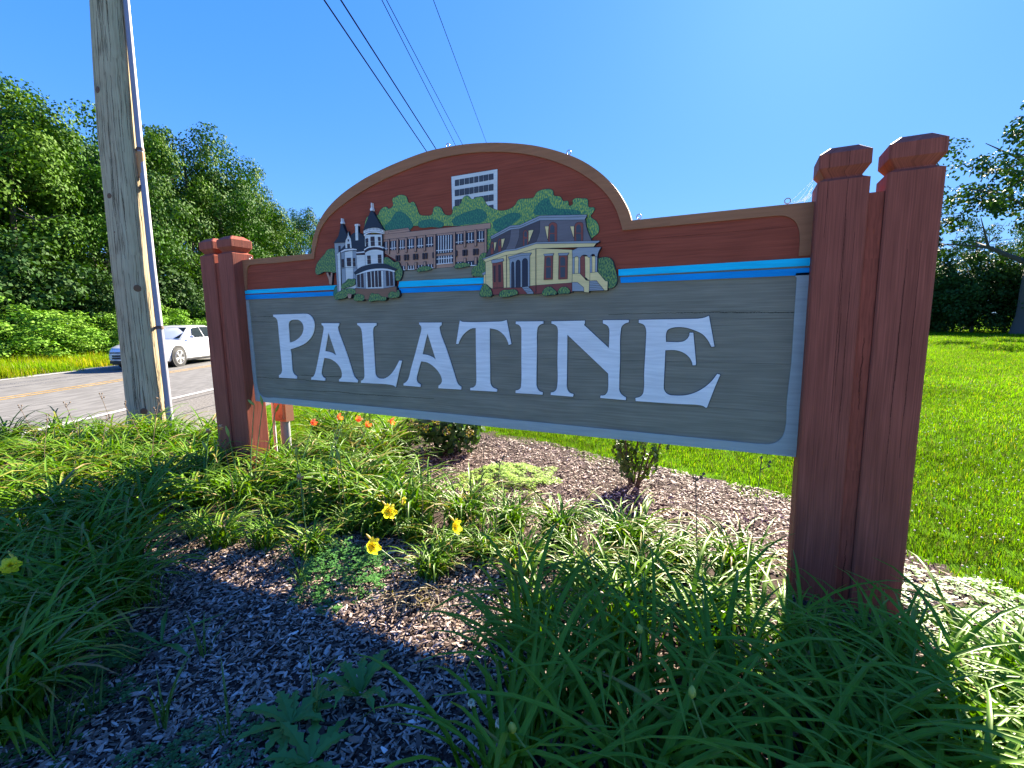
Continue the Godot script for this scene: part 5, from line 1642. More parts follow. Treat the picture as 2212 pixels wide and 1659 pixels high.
func build_trees() -> void:
	var g0 := Color(0.022, 0.075, 0.010)
	var g1 := Color(0.062, 0.135, 0.016)
	crowns = [
		crown_mesh(1, 4.4, 3.6, 14.0, 92, 260, 0.185, g0, g1, 0.10, 1.2),
		crown_mesh(2, 4.0, 2.6, 14.0, 96, 245, 0.185, Color(0.032, 0.09, 0.013), Color(0.09, 0.165, 0.02), 0.10, 1.1),
		crown_mesh(3, 4.8, 3.8, 14.0, 90, 240, 0.185, Color(0.03, 0.085, 0.02), Color(0.075, 0.14, 0.035), 0.14, 1.15),
		crown_mesh(4, 6.4, 3.2, 13.0, 150, 105, 0.22, Color(0.03, 0.07, 0.02), Color(0.06, 0.11, 0.03), 0.24, 0.85),
		crown_mesh(5, 1.7, 0.0, 3.0, 90, 120, 0.10, Color(0.09, 0.22, 0.02), Color(0.19, 0.32, 0.045), 0.0, 0.42),
		crown_mesh(6, 2.4, 0.0, 5.0, 130, 80, 0.17, Color(0.022, 0.06, 0.018), Color(0.05, 0.10, 0.025), 0.0, 0.6),
		spruce_mesh(7, 9.0, 2.0)]
	trunks = [trunk_mesh(11, 14, 0.28, 3, 3.6, 11), trunk_mesh(12, 14, 0.24, 3, 3.2, 10), trunk_mesh(13, 14, 0.3, 4, 4.0, 12), trunk_mesh(14, 12.5, 0.42, 4, 5.6, 13), trunk_mesh(15, 2.4, 0.05, 0.4, 1.2, 8), trunk_mesh(16, 4.2, 0.09, 0.6, 1.6, 8), trunk_mesh(17, 9, 0.16, 9, 0.2, 1)]
	var w := "wooded edge across the road"
	tree(0, -75.5, 32, 12.4, 1.0, "leftmost tall leafy tree at the picture's edge, across the road", w)
	tree(1, -72.0, 32, 13.4, 0.92, "tall round-topped tree near the left edge, above the bright verge", w)
	tree(0, -68.8, 35, 13.9, 0.85, "broad tree sloping down towards the utility pole from the left", w)
	tree(2, -65.6, 38, 13.9, 0.85, "dark leafy tree whose top shows left of the utility pole", w)
	tree(1, -62.2, 41, 15.8, 0.75, "tree standing behind the utility pole, across the road", w)
	tree(2, -59.6, 44, 16.9, 0.85, "paler feathery tall tree just right of the utility pole", w)
	tree(0, -56.8, 47, 15.8, 0.82, "dark green tree right of the feathery one", w)
	tree(1, -54.2, 53, 17.2, 0.7, "sunny rounded tree above the left sign posts", w)
	tree(0, -52.4, 60, 14.8, 0.72, "right-hand end tree of the wood, left of the sign's arch", w)
	tree(2, -49.4, 82, 20.6, 0.62, "separate distant tree left of the sign's arch", w)
	tree(1, -47.2, 86, 19.5, 0.6, "distant tree partly hidden by the sign's arch", w)
	tree(0, -50.6, 62, 9.0, 1.0, "low sunny tree behind the left sign posts' caps", w)
	tree(1, -48.3, 66, 8.2, 1.1, "low green tree next to the shoulder of the sign board", w)
	tree(2, -71.5, 43, 15.0, 1.0, "shaded tree deep in the wood at the left", w)
	tree(0, -66.5, 47, 15.5, 1.0, "shaded tree deep in the wood left of the pole", w)
	tree(1, -61.0, 52, 16.5, 1.0, "shaded tree deep in the wood behind the pole", w)
	tree(2, -57.0, 58, 17.0, 0.9, "shaded tree deep in the wood right of the pole", w)
	var e := "bushes along the far verge"
	var spots := [[-77.5, 26.5, 2.2, 1.7], [-74.0, 26.2, 2.5, 1.7], [-71.0, 26.8, 2.2, 1.7], [-68.2, 28.0, 2.2, 1.7], [-65.4, 29.5, 2.5, 1.6], [-62.8, 31.5, 3.1, 1.2], [-60.0, 33.5, 2.5, 1.2], [-57.6, 36, 2.6, 1.3], [-55.5, 39, 2.9, 1.3], [-53.6, 43, 3.1, 1.3]]
	var words := ["at the left edge of the picture", "second from the left edge", "below the broad trees at the left", "left of the utility pole and beyond the lane", "just left of the utility pole", "behind the utility pole", "behind the white car's bonnet", "above the white car's roof", "behind the left sign posts", "last one towards the sign board"]
	for i in spots.size():
		var q: Array = spots[i]
		tree(4, q[0], q[1], q[2] * rng.randf_range(0.6, 1.0), q[3], "bright bush on the far verge, " + words[i], e, "bush", "bush")
	for q in [[-73.2, 29.5, 5.6, 1.0, "light green young tree at the left edge in front of the dark wood"], [-67.2, 31.5, 4.3, 1.0, "grey-green bush under the dark wood left of the pole"], [-60.8, 37, 4.6, 0.9, "young leafy tree just right of the conduit, over the car"]]:
		tree(5, q[0], q[1], q[2], q[3], q[4], w, "bush", "bush")
	var ud := ["at the left edge", "left of the utility pole", "behind the utility pole", "right of the utility pole", "above the car", "behind the left posts", "at the wood's far end"]
	var ua := [-76.0, -70.5, -65.5, -61.0, -57.5, -54.5, -52.0]
	for i in 7:
		tree(5, ua[i], [33, 35, 38, 42, 46, 51, 57][i], 6.2, 1.25, "dark undergrowth inside the wood, " + ud[i], "dark undergrowth in the wood", "bush", "bush")
	var rr := "trees beyond the lawn"
	tree(3, 21.4, 47, 15.6, 0.95, "spreading oak with open branches at the right edge", rr, "tree", "oak_tree")
	tree(3, 18.2, 58, 9.6, 0.8, "smaller oak with gaps in its crown right of the posts", rr, "tree", "oak_tree")
	tree(2, 22.0, 60, 10.0, 0.9, "pale green tree under the oak's branches at the right edge", rr)
	tree(6, 15.6, 55, 9.6, 0.8, "dark spruce peeping out behind the outer right post", rr, "tree", "spruce_tree")
	var hw := ["right behind the outer right post", "first one clear of the outer right post", "in the middle of the dark row", "below the oak's lowest limb", "at the right edge of the picture"]
	var ha := [14.4, 16.4, 18.4, 20.4, 22.6]
	for i in 5:
		tree(5, ha[i], 50 + i % 2, 5.2 + 0.4 * (i % 3), 0.95, "dark shaded bush beyond the lawn, " + hw[i], "dark bushes beyond the lawn", "bush", "bush")
	var far := ["left end", "castle", "arch's left flank", "crest", "arch's right flank", "letter N", "letter E", "right end", "inner right post", "outer right post"]
	for i in far.size():
		tree([0, 2, 1, 5, 0, 2, 1, 5, 0, 2][i], -42.0 + i * 6.0, [95, 104, 98, 86, 110, 102, 92, 84, 100, 96][i], [11, 12, 10, 6, 12, 11, 10, 6, 9, 8][i], 1.3, "far tree beyond the lawn, hidden behind the sign's " + far[i], "trees far behind the sign")


func spruce_mesh(seed_: int, h: float, rad: float) -> ArrayMesh:
	var r := RandomNumberGenerator.new()
	r.seed = seed_
	var b := MB.new()
	var y := 0.6
	while y < h:
		var reach := rad * (1.0 - y / h) + 0.1
		for k in 9:
			var a := TAU * k / 9 + r.randf() * 0.6 + y
			var d := Vector3(cos(a), -0.22, sin(a))
			var s := Vector3(-sin(a), 0, cos(a))
			for i in 12:
				var u := (i + 0.5) / 12.0
				var c := Vector3(0, y, 0) + d * reach * u
				leaf_card(b, c + s * r.randf_range(-0.1, 0.1), Vector3(0, 1, 0), reach * 0.24 + 0.12, Color(0.03, 0.075, 0.035) * r.randf_range(0.8, 1.2), r)
		y += 0.42
	return b.mesh()


# ------------------------------------------------------------------ ground
func ribbon(a: Array, c: Array, y: float) -> ArrayMesh:
	var b := MB.new()
	var run := 0.0
	for i in a.size() - 1:
		var l: float = (a[i + 1] - a[i]).length()
		var w0: float = (a[i] - c[i]).length()
		var w1: float = (a[i + 1] - c[i + 1]).length()
		b.quad(Vector3(a[i].x, y, a[i].y), Vector3(a[i + 1].x, y, a[i + 1].y), Vector3(c[i + 1].x, y, c[i + 1].y), Vector3(c[i].x, y, c[i].y), Vector3.UP, Color.WHITE, Vector2(0, run), Vector2(0, run + l), Vector2(w1, run + l), Vector2(w0, run))
		run += l
	return b.mesh()


func along(line: Array, off: float) -> Array:
	var out := []
	for i in line.size():
		var d: Vector2 = (line[mini(i + 1, line.size() - 1)] - line[maxi(i - 1, 0)]).normalized()
		out.append(line[i] + Vector2(-d.y, d.x) * off)
	return out


# points where the road's lines run, from near the viewer's left to far away
const NEAR := [Vector2(4.5, 26.0), Vector2(-2.0, 13.0), Vector2(-6.2, 4.6), Vector2(-8.43, 0.21), Vector2(-9.46, -1.85), Vector2(-10.4, -3.8), Vector2(-13.2, -9.2), Vector2(-22.0, -26.0), Vector2(-60.0, -100.0)]
const MID := [Vector2(-0.5, 25.5), Vector2(-6.6, 12.5), Vector2(-11.0, 3.6), Vector2(-13.31, -1.14), Vector2(-14.2, -2.9), Vector2(-15.3, -4.95), Vector2(-18.0, -10.0), Vector2(-26.6, -26.5), Vector2(-64.0, -98.0)]
const FAR := [Vector2(-5.0, 25.0), Vector2(-11.4, 11.4), Vector2(-15.9, 2.3), Vector2(-18.14, -2.3), Vector2(-19.1, -4.1), Vector2(-20.4, -6.5), Vector2(-23.2, -11.6), Vector2(-31.3, -27.0), Vector2(-68.0, -96.0)]


func build_ground() -> void:
	var b := MB.new()
	b.quad(Vector3(-700, -0.012, -700), Vector3(700, -0.012, -700), Vector3(700, -0.012, 700), Vector3(-700, -0.012, 700), Vector3.UP, Color.WHITE, Vector2(0, 0), Vector2(1400, 0), Vector2(1400, 1400), Vector2(0, 1400))
	structure("lawn_ground", b.mesh(), M.ground_green, "grassy ground")
	structure("road_shoulder", ribbon(along(NEAR, 0.0), along(NEAR, 2.4), -0.004), M.shoulder, "pale gravelly road shoulder")
	structure("road", ribbon(along(FAR, -0.45), along(NEAR, 0.12), 0.0), M.asphalt, "two-lane asphalt road")
	for q in [["white_line", NEAR, 0.0, 0.13, M.line_white, "white edge line on the near side of the road"], ["white_line", FAR, 0.0, 0.13, M.line_white, "white edge line on the far side of the road"], ["yellow_line", MID, -0.14, 0.11, M.line_yellow, "double yellow centre line"], ["yellow_line", MID, 0.14, 0.11, M.line_yellow, "double yellow centre line"]]:
		structure(q[0], ribbon(along(q[1], q[2] - q[3] / 2), along(q[1], q[2] + q[3] / 2), 0.004), q[4], q[5])
	var gv := MB.new()
	gv.quad(Vector3(-5.6, -0.006, 3.2), Vector3(40, -0.006, 3.2), Vector3(40, -0.006, 28), Vector3(3.0, -0.006, 26), Vector3.UP, Color.WHITE, Vector2(0, 0), Vector2(45, 0), Vector2(45, 25), Vector2(8, 25))
	structure("gravel_lot", gv.mesh(), M.pale_gravel, "pale gravel lot")
	# tar-filled joint in the near lane
	structure("tar_joint", ribbon(along(NEAR, 0.36), along(NEAR, 0.40), 0.0015), M.tar, "dark tar joint along the shoulder")
	structure("tar_joint", ribbon(along(NEAR, 1.35), along(NEAR, 1.38), 0.0015), M.tar, "dark tar joint along the shoulder")
	# bed of wood chips, gently uneven
	var bed := PackedVector2Array([Vector2(-5.2, -0.95), Vector2(-3.5, -1.7), Vector2(-3.05, -2.3), Vector2(-2.5, -2.62), Vector2(-1.75, -2.45), Vector2(-0.9, -2.1), Vector2(0.79, -1.62), Vector2(1.38, -0.86), Vector2(1.57, -0.52), Vector2(1.74, -0.4), Vector2(2.3, 0.1), Vector2(2.6, 0.9), Vector2(2.2, 2.2), Vector2(0.6, 3.6), Vector2(-3.5, 3.4), Vector2(-6.0, 2.4), Vector2(-7.4, 0.9), Vector2(-7.0, -0.6)])
	bed_shape = bed
	var m := MB.new()
	var step := 0.12
	var x := -7.6
	while x < 2.8:
		var z := -2.9
		while z < 3.7:
			if Geometry2D.is_point_in_polygon(Vector2(x + step / 2, z + step / 2), bed):
				var c := []
				for q in [[0, 0], [1, 0], [1, 1], [0, 1]]:
					c.append(bed_at(x + step * float(q[0]), z + step * float(q[1])))
				m.quad(c[0], c[1], c[2], c[3], Vector3.UP, Color.WHITE, Vector2(x, z), Vector2(x + step, z), Vector2(x + step, z + step), Vector2(x, z + step))
			z += step
		x += step
	structure("mulch_bed", m.mesh(), M.mulch, "bed of wood chips round the sign")
	build_chips()
	build_lawn()


var bed_shape := PackedVector2Array()
var bed_noise := noise(77, 0.55, 2)


func bed_at(x: float, z: float) -> Vector3:
	return Vector3(x, 0.012 * bed_noise.get_noise_2d(x * 3.0, z * 3.0) + 0.004, z)


func build_chips() -> void:
	var chips := []
	for k in 4:
		var b := MB.new()
		var r := RandomNumberGenerator.new()
		r.seed = 900 + k
		var rings := []
		for i in 4:
			var u := i / 3.0
			var w: float = [0.05, 0.115, 0.10, 0.035][i] * (1.0 if k < 2 else 1.7)
			var h := 0.032
			var bow := 0.07 * sin(PI * u) * (1 if k % 2 else -1)
			rings.append([Vector3(u - 0.5, bow - h, -w + r.randf_range(-0.03, 0.03)), Vector3(u - 0.5, bow - h, w), Vector3(u - 0.5, bow + h, w * 0.9 + r.randf_range(-0.03, 0.03)), Vector3(u - 0.5, bow + h, -w * 0.9)])
		b.skin(rings, false)
		chips.append(b.mesh())
	var where := [[], [], [], []]
	var tints := [[], [], [], []]
	# zones: x0, x1, z0, z1, chips per square metre
	for q in [[-3.2, -0.2, 0.35, 2.35, 6000], [-2.9, 1.2, -2.4, -0.2, 3000], [1.0, 2.6, -0.9, 1.6, 2000], [-0.8, 1.0, 0.0, 1.9, 700], [-3.2, -0.8, -0.3, 0.4, 500], [-5.5, -3.1, 0.8, 2.4, 500], [-3.6, 2.4, 2.0, 3.7, 1500], [-0.2, 2.6, 1.2, 2.4, 900], [-5.0, -2.9, 2.2, 3.4, 700]]:
		var n := int((q[1] - q[0]) * (q[3] - q[2]) * q[4])
		for i in n:
			var x := rng.randf_range(q[0], q[1])
			var z := rng.randf_range(q[2], q[3])
			if not Geometry2D.is_point_in_polygon(Vector2(x, z), bed_shape):
				continue
			var k := rng.randi() % 4
			var l := rng.randf_range(0.014, 0.042) * (1.5 if rng.randf() < 0.06 else (0.45 if rng.randf() < 0.3 else 1.0))
			var bs := Basis.from_euler(Vector3(rng.randfn() * 0.28, rng.randf() * TAU, rng.randfn() * 0.28)).scaled(Vector3(l, l * 0.9, l))
			where[k].append(Transform3D(bs, bed_at(x, z) + Vector3(0, rng.randf_range(0.001, 0.016), 0)))
			var t := rng.randf()
			var c := Color(0.20, 0.155, 0.125)
			if t < 0.30:
				c = Color(0.09, 0.07, 0.06)
			elif t < 0.62:
				c = Color(0.27, 0.215, 0.175)
			elif t < 0.86:
				c = Color(0.36, 0.30, 0.27)
			elif t < 0.965:
				c = Color(0.48, 0.42, 0.38)
			elif t < 0.985:
				c = Color(0.65, 0.62, 0.58)
			tints[k].append(c * rng.randf_range(0.8, 1.2))
	for k in 4:
		scatter("wood_chips", chips[k], M.chip, where[k], tints[k], ["thin", "curled", "broad", "flat"][k] + " weathered wood chips covering the bed round the sign", "wood chips")


func build_lawn() -> void:
	var patches := []
	for k in 4:
		var r := RandomNumberGenerator.new()
		r.seed = 500 + k
		var b := MB.new()
		for i in 600:
			var p := Vector3(r.randf_range(-0.28, 0.28), 0, r.randf_range(-0.28, 0.28))
			var a := r.randf() * TAU
			var h := r.randf_range(0.03, 0.075)
			var lean := r.randf_range(0.2, 1.2)
			var d := Vector3(sin(a), 0, cos(a))
			var s := Vector3(cos(a), 0, -sin(a)) * r.randf_range(0.0014, 0.0026)
			var m := p + Vector3(0, h * 0.62, 0) + d * h * 0.25 * lean
			var tip := p + Vector3(0, h * (1.0 - 0.25 * lean), 0) + d * h * 0.8 * lean
			var c := Color(0.10, 0.215, 0.006).lerp(Color(0.18, 0.30, 0.014), r.randf())
			if r.randf() < 0.09:
				c = Color(0.33, 0.30, 0.12)
			var nn := (Vector3(0, 0.7, 0) + d.cross(s).normalized() * 0.2 - d * 0.5).normalized()
			b.tri([p - s, p + s, m + s * 0.8], [nn, nn, nn], [Vector2.ZERO, Vector2.ZERO, Vector2.ZERO], c)
			b.tri([p - s, m + s * 0.8, m - s * 0.8], [nn, nn, nn], [Vector2.ZERO, Vector2.ZERO, Vector2.ZERO], c)
			b.tri([m - s * 0.8, m + s * 0.8, tip], [nn, nn, nn], [Vector2.ZERO, Vector2.ZERO, Vector2.ZERO], c)
		patches.append(b.mesh())
	var where := [[], [], [], []]
	var tints := [[], [], [], []]
	var cam := Vector3(0.371, 0, 2.665)
	var tone := noise(31, 0.09, 3)
	var put := func(x: float, z: float, s: float, hs: float) -> void:
		var k := rng.randi() % 4
		where[k].append(Transform3D(Basis(Vector3.UP, rng.randf() * TAU).scaled(Vector3(s, hs, s)), Vector3(x, -0.014, z)))
		var v := 1.0 + 0.6 * tone.get_noise_2d(x * 4.0, z * 4.0)
		tints[k].append(Color(v * 1.05, v, v * 0.9))
	# close lawn in fine patches, farther off in wider ones
	for ring in [[0.0, 6.5, 0.34, 1.0, 0.9], [6.5, 12.0, 0.55, 1.5, 1.15], [12.0, 26.0, 0.95, 2.6, 1.5], [26.0, 62.0, 2.0, 5.2, 2.2]]:
		var step: float = ring[2]
		var x := -14.0 if ring[1] < 20 else -26.0
		while x < 34.0:
			var z := -62.0 if ring[1] > 30 else -27.0
			while z < 3.0:
				var px := x + rng.randf_range(-0.4, 0.4) * step
				var pz := z + rng.randf_range(-0.4, 0.4) * step
				z += step
				var rel := Vector3(px, 0, pz) - cam
				var d := rel.length()
				if d < ring[0] or d >= ring[1]:
					continue
				var az := rad_to_deg(atan2(rel.x, -rel.z))
				if az < -62 or az > (27.0 if d > 30.0 else 75.0):
					continue
				if Geometry2D.is_point_in_polygon(Vector2(px, pz), bed_shape):
					continue
				var v := Vector2(px, pz)
				if v.distance_to(Geometry2D.get_closest_point_to_segment(v, NEAR[3], NEAR[7])) < 3.0 or px < -9.0 - (-2.0 - pz) * 0.53:
					continue
				put.call(px, pz, ring[3], ring[4])
			x += step
	for k in 4:
		scatter("lawn_grass", patches[k], M.lawn_blade, where[k], tints[k], "short bright green mown lawn behind and right of the sign", "grass")
	# rough grass on the far verge
	var vw := []
	var vt := []
	for i in 900:
		var u := rng.randf()
		var p: Vector2 = FAR[2].lerp(FAR[8], u * u * 0.55)
		var d: Vector2 = (FAR[7] - FAR[3]).normalized()
		p += Vector2(d.y, -d.x) * -rng.randf_range(0.6, 7.5) * -1.0
		vw.append(Transform3D(Basis(Vector3.UP, rng.randf() * TAU).scaled(Vector3(2.6, rng.randf_range(2.0, 9.5), 2.6)), Vector3(p.x, -0.01, p.y)))
		vt.append(Color(rng.randf_range(1.1, 1.8), rng.randf_range(0.9, 1.2), 1.4) * rng.randf_range(0.8, 1.25))
	scatter("verge_grass", patches[0], M.lawn_blade, vw, vt, "rough yellow-green grass on the far verge", "grass")
	# white clover heads dotted over the lawn
	var cb := MB.new()
	var cr := []
	for q in [[0.0, 0.2], [0.25, 0.85], [0.6, 1.0], [0.9, 0.6], [1.0, 0.15]]:
		var ring := []
		for j in 6:
			var a := TAU * j / 6
			ring.append(Vector3(cos(a) * float(q[1]), float(q[0]) * 1.6, sin(a) * float(q[1])))
		cr.append(ring)
	cb.skin(cr, true)
	var w := []
	for i in 420:
		var a := deg_to_rad(rng.randf_range(13, 24))
		var d := 2.2 + 12.0 * pow(rng.randf(), 1.2)
		var p := cam + Vector3(sin(a), 0, -cos(a)) * d
		if Geometry2D.is_point_in_polygon(Vector2(p.x, p.z), bed_shape):
			continue
		w.append(Transform3D(Basis().scaled(Vector3.ONE * rng.randf_range(0.004, 0.007)), p + Vector3(0, rng.randf_range(0.03, 0.06), 0)))
	scatter("clover_heads", cb.mesh(), M.clover_white, w, [], "white clover heads dotted over the lawn at the right", "clover")


# the fine lengthwise veins of a strap leaf, with a pale midrib and a few brown flecks
func leaf_picture() -> ImageTexture:
	var img := Image.create(64, 256, false, Image.FORMAT_RGB8)
	var f := noise(66, 0.11, 3)
	for y in 256:
		for x in 64:
			var k := 0.86 + 0.16 * f.get_noise_2d(x * 6.0, y * 0.08) + 0.07 * f.get_noise_2d(x * 0.6 + 300, y * 0.5)
			if absi(x - 32) < 3:
				k += 0.12
			var c := Color(k, k, k * 0.95)
			if f.get_noise_2d(x * 1.3 + 700, y * 0.7) > 0.52:
				c = Color(0.95, 0.62, 0.45)
			img.set_pixel(x, y, c)
	return ImageTexture.create_from_image(img)


# ------------------------------------------------------------------ materials
func build_materials() -> void:
	var grain := grain_image(21, 2048, 512, 0.84, 6, 0, 0.5, 4.0)
	var gt := tex_of(grain)
	var gn := bump_of(grain, 3.0)
	paint("field_red", Color(0.36, 0.085, 0.048), 0.75, gt, Vector3(0.215, 0.9, 1), gn, 0.6).uv1_offset = Vector3(0.81, 0, 0)
	paint("field_grey", Color(0.275, 0.25, 0.185), 0.75, gt, Vector3(0.215, 0.9, 1), gn, 0.35).uv1_offset = Vector3(0.81, 0.37, 0)
	var soft := grain_image(25, 512, 256, 0.9, 0, 0, 1.0)
	var st := tex_of(soft)
	paint("border_tan", Color(0.40, 0.175, 0.085), 0.7, st, Vector3(0.5, 1, 1))
	paint("border_pale", Color(0.40, 0.44, 0.42), 0.65, st, Vector3(0.5, 1, 1))
	paint("letter_white", Color(0.88, 0.87, 0.84), 0.6, st, Vector3(0.7, 1.3, 1))
	paint("letter_edge", Color(0.05, 0.06, 0.075), 0.7)
	paint("back_wood", Color(0.16, 0.06, 0.04), 0.8, gt, Vector3(0.5, 1, 1))
	paint("stripe_light", Color(0.012, 0.62, 0.90), 0.6, st, Vector3(0.5, 1, 1))
	paint("stripe_dark", Color(0.006, 0.32, 0.75), 0.6, st, Vector3(0.5, 1, 1))
	for q in [["white_paint", Color(0.74, 0.74, 0.68)], ["white_trim", Color(0.84, 0.82, 0.78)], ["pane_grey", Color(0.06, 0.065, 0.075)], ["pane_dark", Color(0.022, 0.024, 0.045)], ["pane_brown", Color(0.045, 0.022, 0.028)], ["pane_slate", Color(0.06, 0.07, 0.085)], ["tan_wall", Color(0.52, 0.28, 0.18)], ["blue_grey", Color(0.33, 0.36, 0.38)], ["roof_navy", Color(0.013, 0.020, 0.038)], ["maroon", Color(0.035, 0.010, 0.018)], ["brown_base", Color(0.27, 0.125, 0.065)], ["line", Color(0.012, 0.014, 0.024)], ["bark_pale", Color(0.5, 0.28, 0.18)], ["cream_wall", Color(0.92, 0.69, 0.29)], ["brick_red", Color(0.27, 0.055, 0.04)], ["brick_trim", Color(0.29, 0.065, 0.04)], ["slate", Color(0.085, 0.066, 0.070)], ["slate_light", Color(0.17, 0.145, 0.15)]]:
		paint(q[0], q[1], 0.62, st, Vector3(0.9, 1.7, 1))
	for q in [["leaf_light", 1, Color(0.025, 0.18, 0.10), Color(0.46, 0.50, 0.07)], ["leaf_mid", 2, Color(0.015, 0.085, 0.055), Color(0.27, 0.36, 0.07)], ["leaf_dark", 3, Color(0.008, 0.10, 0.085), Color(0.06, 0.24, 0.11)]]:
		var m := paint(q[0], Color.WHITE, 0.65, noise_tex(q[1], 0.055, 512, srgb(q[2]), srgb(q[3]), 5), Vector3(3.6, 1.7, 1))
	var pg := grain_image(33, 1024, 512, 0.76, 14, 70, 0.5, 5.0)
	pg.rotate_90(CLOCKWISE)
	paint("post_red", Color(0.37, 0.105, 0.068), 0.62, tex_of(pg), Vector3(2.6, 0.36, 1), bump_of(pg, 3.0), 0.6)
	paint("filler_red", Color(0.38, 0.093, 0.056), 0.65, tex_of(pg), Vector3(1, 1, 1))
	paint("steel", Color(0.35, 0.35, 0.36), 0.4).metallic = 0.8
	paint("rust_paint", Color(0.40,0.165,0.085), 0.55, st, Vector3(3, 3, 1))
	paint("white_pipe", Color(0.62, 0.60, 0.58), 0.5)
	paint("grey_pipe", Color(0.22, 0.22, 0.23), 0.6)
	var web := paint("cobweb", Color(0.85, 0.87, 0.9), 0.6)
	web.backlight_enabled = true
	web.backlight = Color(0.9, 0.9, 0.9)
	var wood := grain_image(44, 1024, 512, 0.5, 70, 0, 0.12, 7.0)
	for y in wood.get_height():
		for x in wood.get_width():
			var g := wood.get_pixel(x, y).r
			wood.set_pixel(x, y, Color(0.72, 0.68, 0.62).lerp(Color(0.98, 1.0, 0.97), g) * clampf(g * 1.5, 0.2, 1.0))
	wood.rotate_90(CLOCKWISE)
	paint("pole_wood", Color(0.50, 0.40, 0.275), 0.85, tex_of(wood), Vector3(1.0, 0.36, 1), bump_of(wood, 5.0), 1.0)
	paint("knot", Color(0.13, 0.065, 0.035), 0.8)
	paint("conduit", Color(0.27, 0.255, 0.30), 0.55).metallic = 0.3
	paint("rust_orange", Color(0.42, 0.20, 0.07), 0.7)
	paint("rust_dark", Color(0.10, 0.05, 0.035), 0.7)
	paint("cable_black", Color(0.010, 0.010, 0.016), 1.0).metallic_specular = 0.0
	var cw := paint("car_white", Color(0.62, 0.63, 0.65), 0.25)
	cw.clearcoat_enabled = true
	cw.clearcoat = 0.8
	cw.clearcoat_roughness = 0.05
	paint("car_glass", Color(0.012, 0.018, 0.020), 0.12).metallic_specular = 0.12
	paint("car_black", Color(0.012, 0.012, 0.013), 0.5)
	paint("chrome", Color(0.75, 0.76, 0.78), 0.15).metallic = 1.0
	paint("lamp_glass", Color(0.45, 0.47, 0.50), 0.1)
	paint("tyre", Color(0.018, 0.018, 0.019), 0.8)
	paint("alloy", Color(0.58, 0.59, 0.60), 0.3).metallic = 0.5
	paint("asphalt", Color(0.155, 0.152, 0.148), 0.85, noise_tex(51, 0.02, 512, Color(0.86, 0.86, 0.86), Color(1, 1, 1), 6), Vector3(0.4, 0.12, 1))
	paint("shoulder", Color(0.185, 0.175, 0.163), 0.9, noise_tex(52, 0.06, 512, Color(0.74, 0.74, 0.74), Color(1, 1, 1), 6), Vector3(0.8, 0.5, 1))
	paint("pale_gravel", Color(0.27, 0.28, 0.285), 0.9, noise_tex(57, 0.06, 512, Color(0.8, 0.8, 0.8), Color(1, 1, 1), 6), Vector3(0.8, 0.5, 1))
	paint("tar", Color(0.07, 0.068, 0.066), 0.6)
	paint("line_white", Color(0.60, 0.59, 0.57), 0.7, noise_tex(53, 0.05, 256, Color(0.8, 0.8, 0.8), Color(1, 1, 1), 5), Vector3(1, 0.6, 1))
	paint("line_yellow", Color(0.36, 0.22, 0.05), 0.7, noise_tex(54, 0.05, 256, Color(0.7, 0.7, 0.7), Color(1, 1, 1), 5), Vector3(1, 0.6, 1))
	paint("ground_green", Color(0.07, 0.155, 0.012), 0.95, noise_tex(55, 0.03, 512, Color(0.7, 0.72, 0.6), Color(1, 1, 1), 5), Vector3(0.25, 0.25, 1))
	paint("mulch", Color(0.075,0.052,0.044), 0.95, noise_tex(56, 0.08, 512, Color(0.55, 0.52, 0.52), Color(1, 1, 1), 5), Vector3(1.3, 1.3, 1))
	var chip := paint("chip", Color(0.95, 0.87, 0.83), 0.55)
	chip.vertex_color_use_as_albedo = true
	leafy("lily_leaf", Color(1, 1, 1), Color(0.72, 0.78, 0.17), 0.42).metallic_specular = 0.28
	M["lily_leaf"].albedo_texture = leaf_picture()
	leafy("broad_leaf", Color(1, 1, 1), Color(0.75, 0.8, 0.2), 0.45)
	leafy("tree_leaf", Color(1, 1, 1), Color(0.55, 0.6, 0.15), 0.6).metallic_specular = 0.15
	leafy("tree_leaf_dark", Color(0.72, 0.78, 0.8), Color(0.45, 0.5, 0.14), 0.6).metallic_specular = 0.15
	leafy("tree_leaf_pale", Color(1.25, 1.12, 1.2), Color(0.6, 0.62, 0.25), 0.6).metallic_specular = 0.15
	leafy("needle", Color(1, 1, 1), Color(0.2, 0.22, 0.1), 0.6)
	leafy("lawn_blade", Color(1, 1, 1), Color(0.9, 1.0, 0.3), 0.9).metallic_specular = 0.05
	for q in [["petal_yellow", Color(0.90, 0.70, 0.02), Color(1.0, 0.98, 0.2)], ["petal_orange", Color(0.80, 0.36, 0.12), Color(0.9, 0.45, 0.15)], ["petal_wilted", Color(0.55, 0.28, 0.12), Color(0.6, 0.35, 0.15)], ["petal_dry", Color(0.72, 0.62, 0.40), Color(0.6, 0.5, 0.3)], ["bud_yellow", Color(0.70, 0.55, 0.06), Color(0.6, 0.5, 0.05)], ["bud_green", Color(0.30, 0.34, 0.05), Color(0.5, 0.55, 0.08)], ["stem_green", Color(0.11, 0.20, 0.05), Color(0.2, 0.3, 0.06)]]:
		var m := paint(q[0], q[1], 0.5)
		m.cull_mode = BaseMaterial3D.CULL_DISABLED
		m.backlight_enabled = true
		m.backlight = q[2]
	for q in ["field_red", "field_grey", "border_tan", "border_pale", "letter_white", "post_red", "filler_red", "stripe_light", "stripe_dark", "pole_wood", "asphalt", "shoulder", "mulch", "chip", "ground_green"]:
		M[q].metallic_specular = 0.2
	M.ground_green.metallic_specular = 0.0
	paint("stalk_brown", Color(0.16, 0.10, 0.06), 0.8)
	paint("twig", Color(0.10, 0.065, 0.045), 0.8)
	paint("bark", Color(0.085, 0.07, 0.055), 0.9)
	paint("clover_white", Color(0.62, 0.58, 0.46), 0.7)


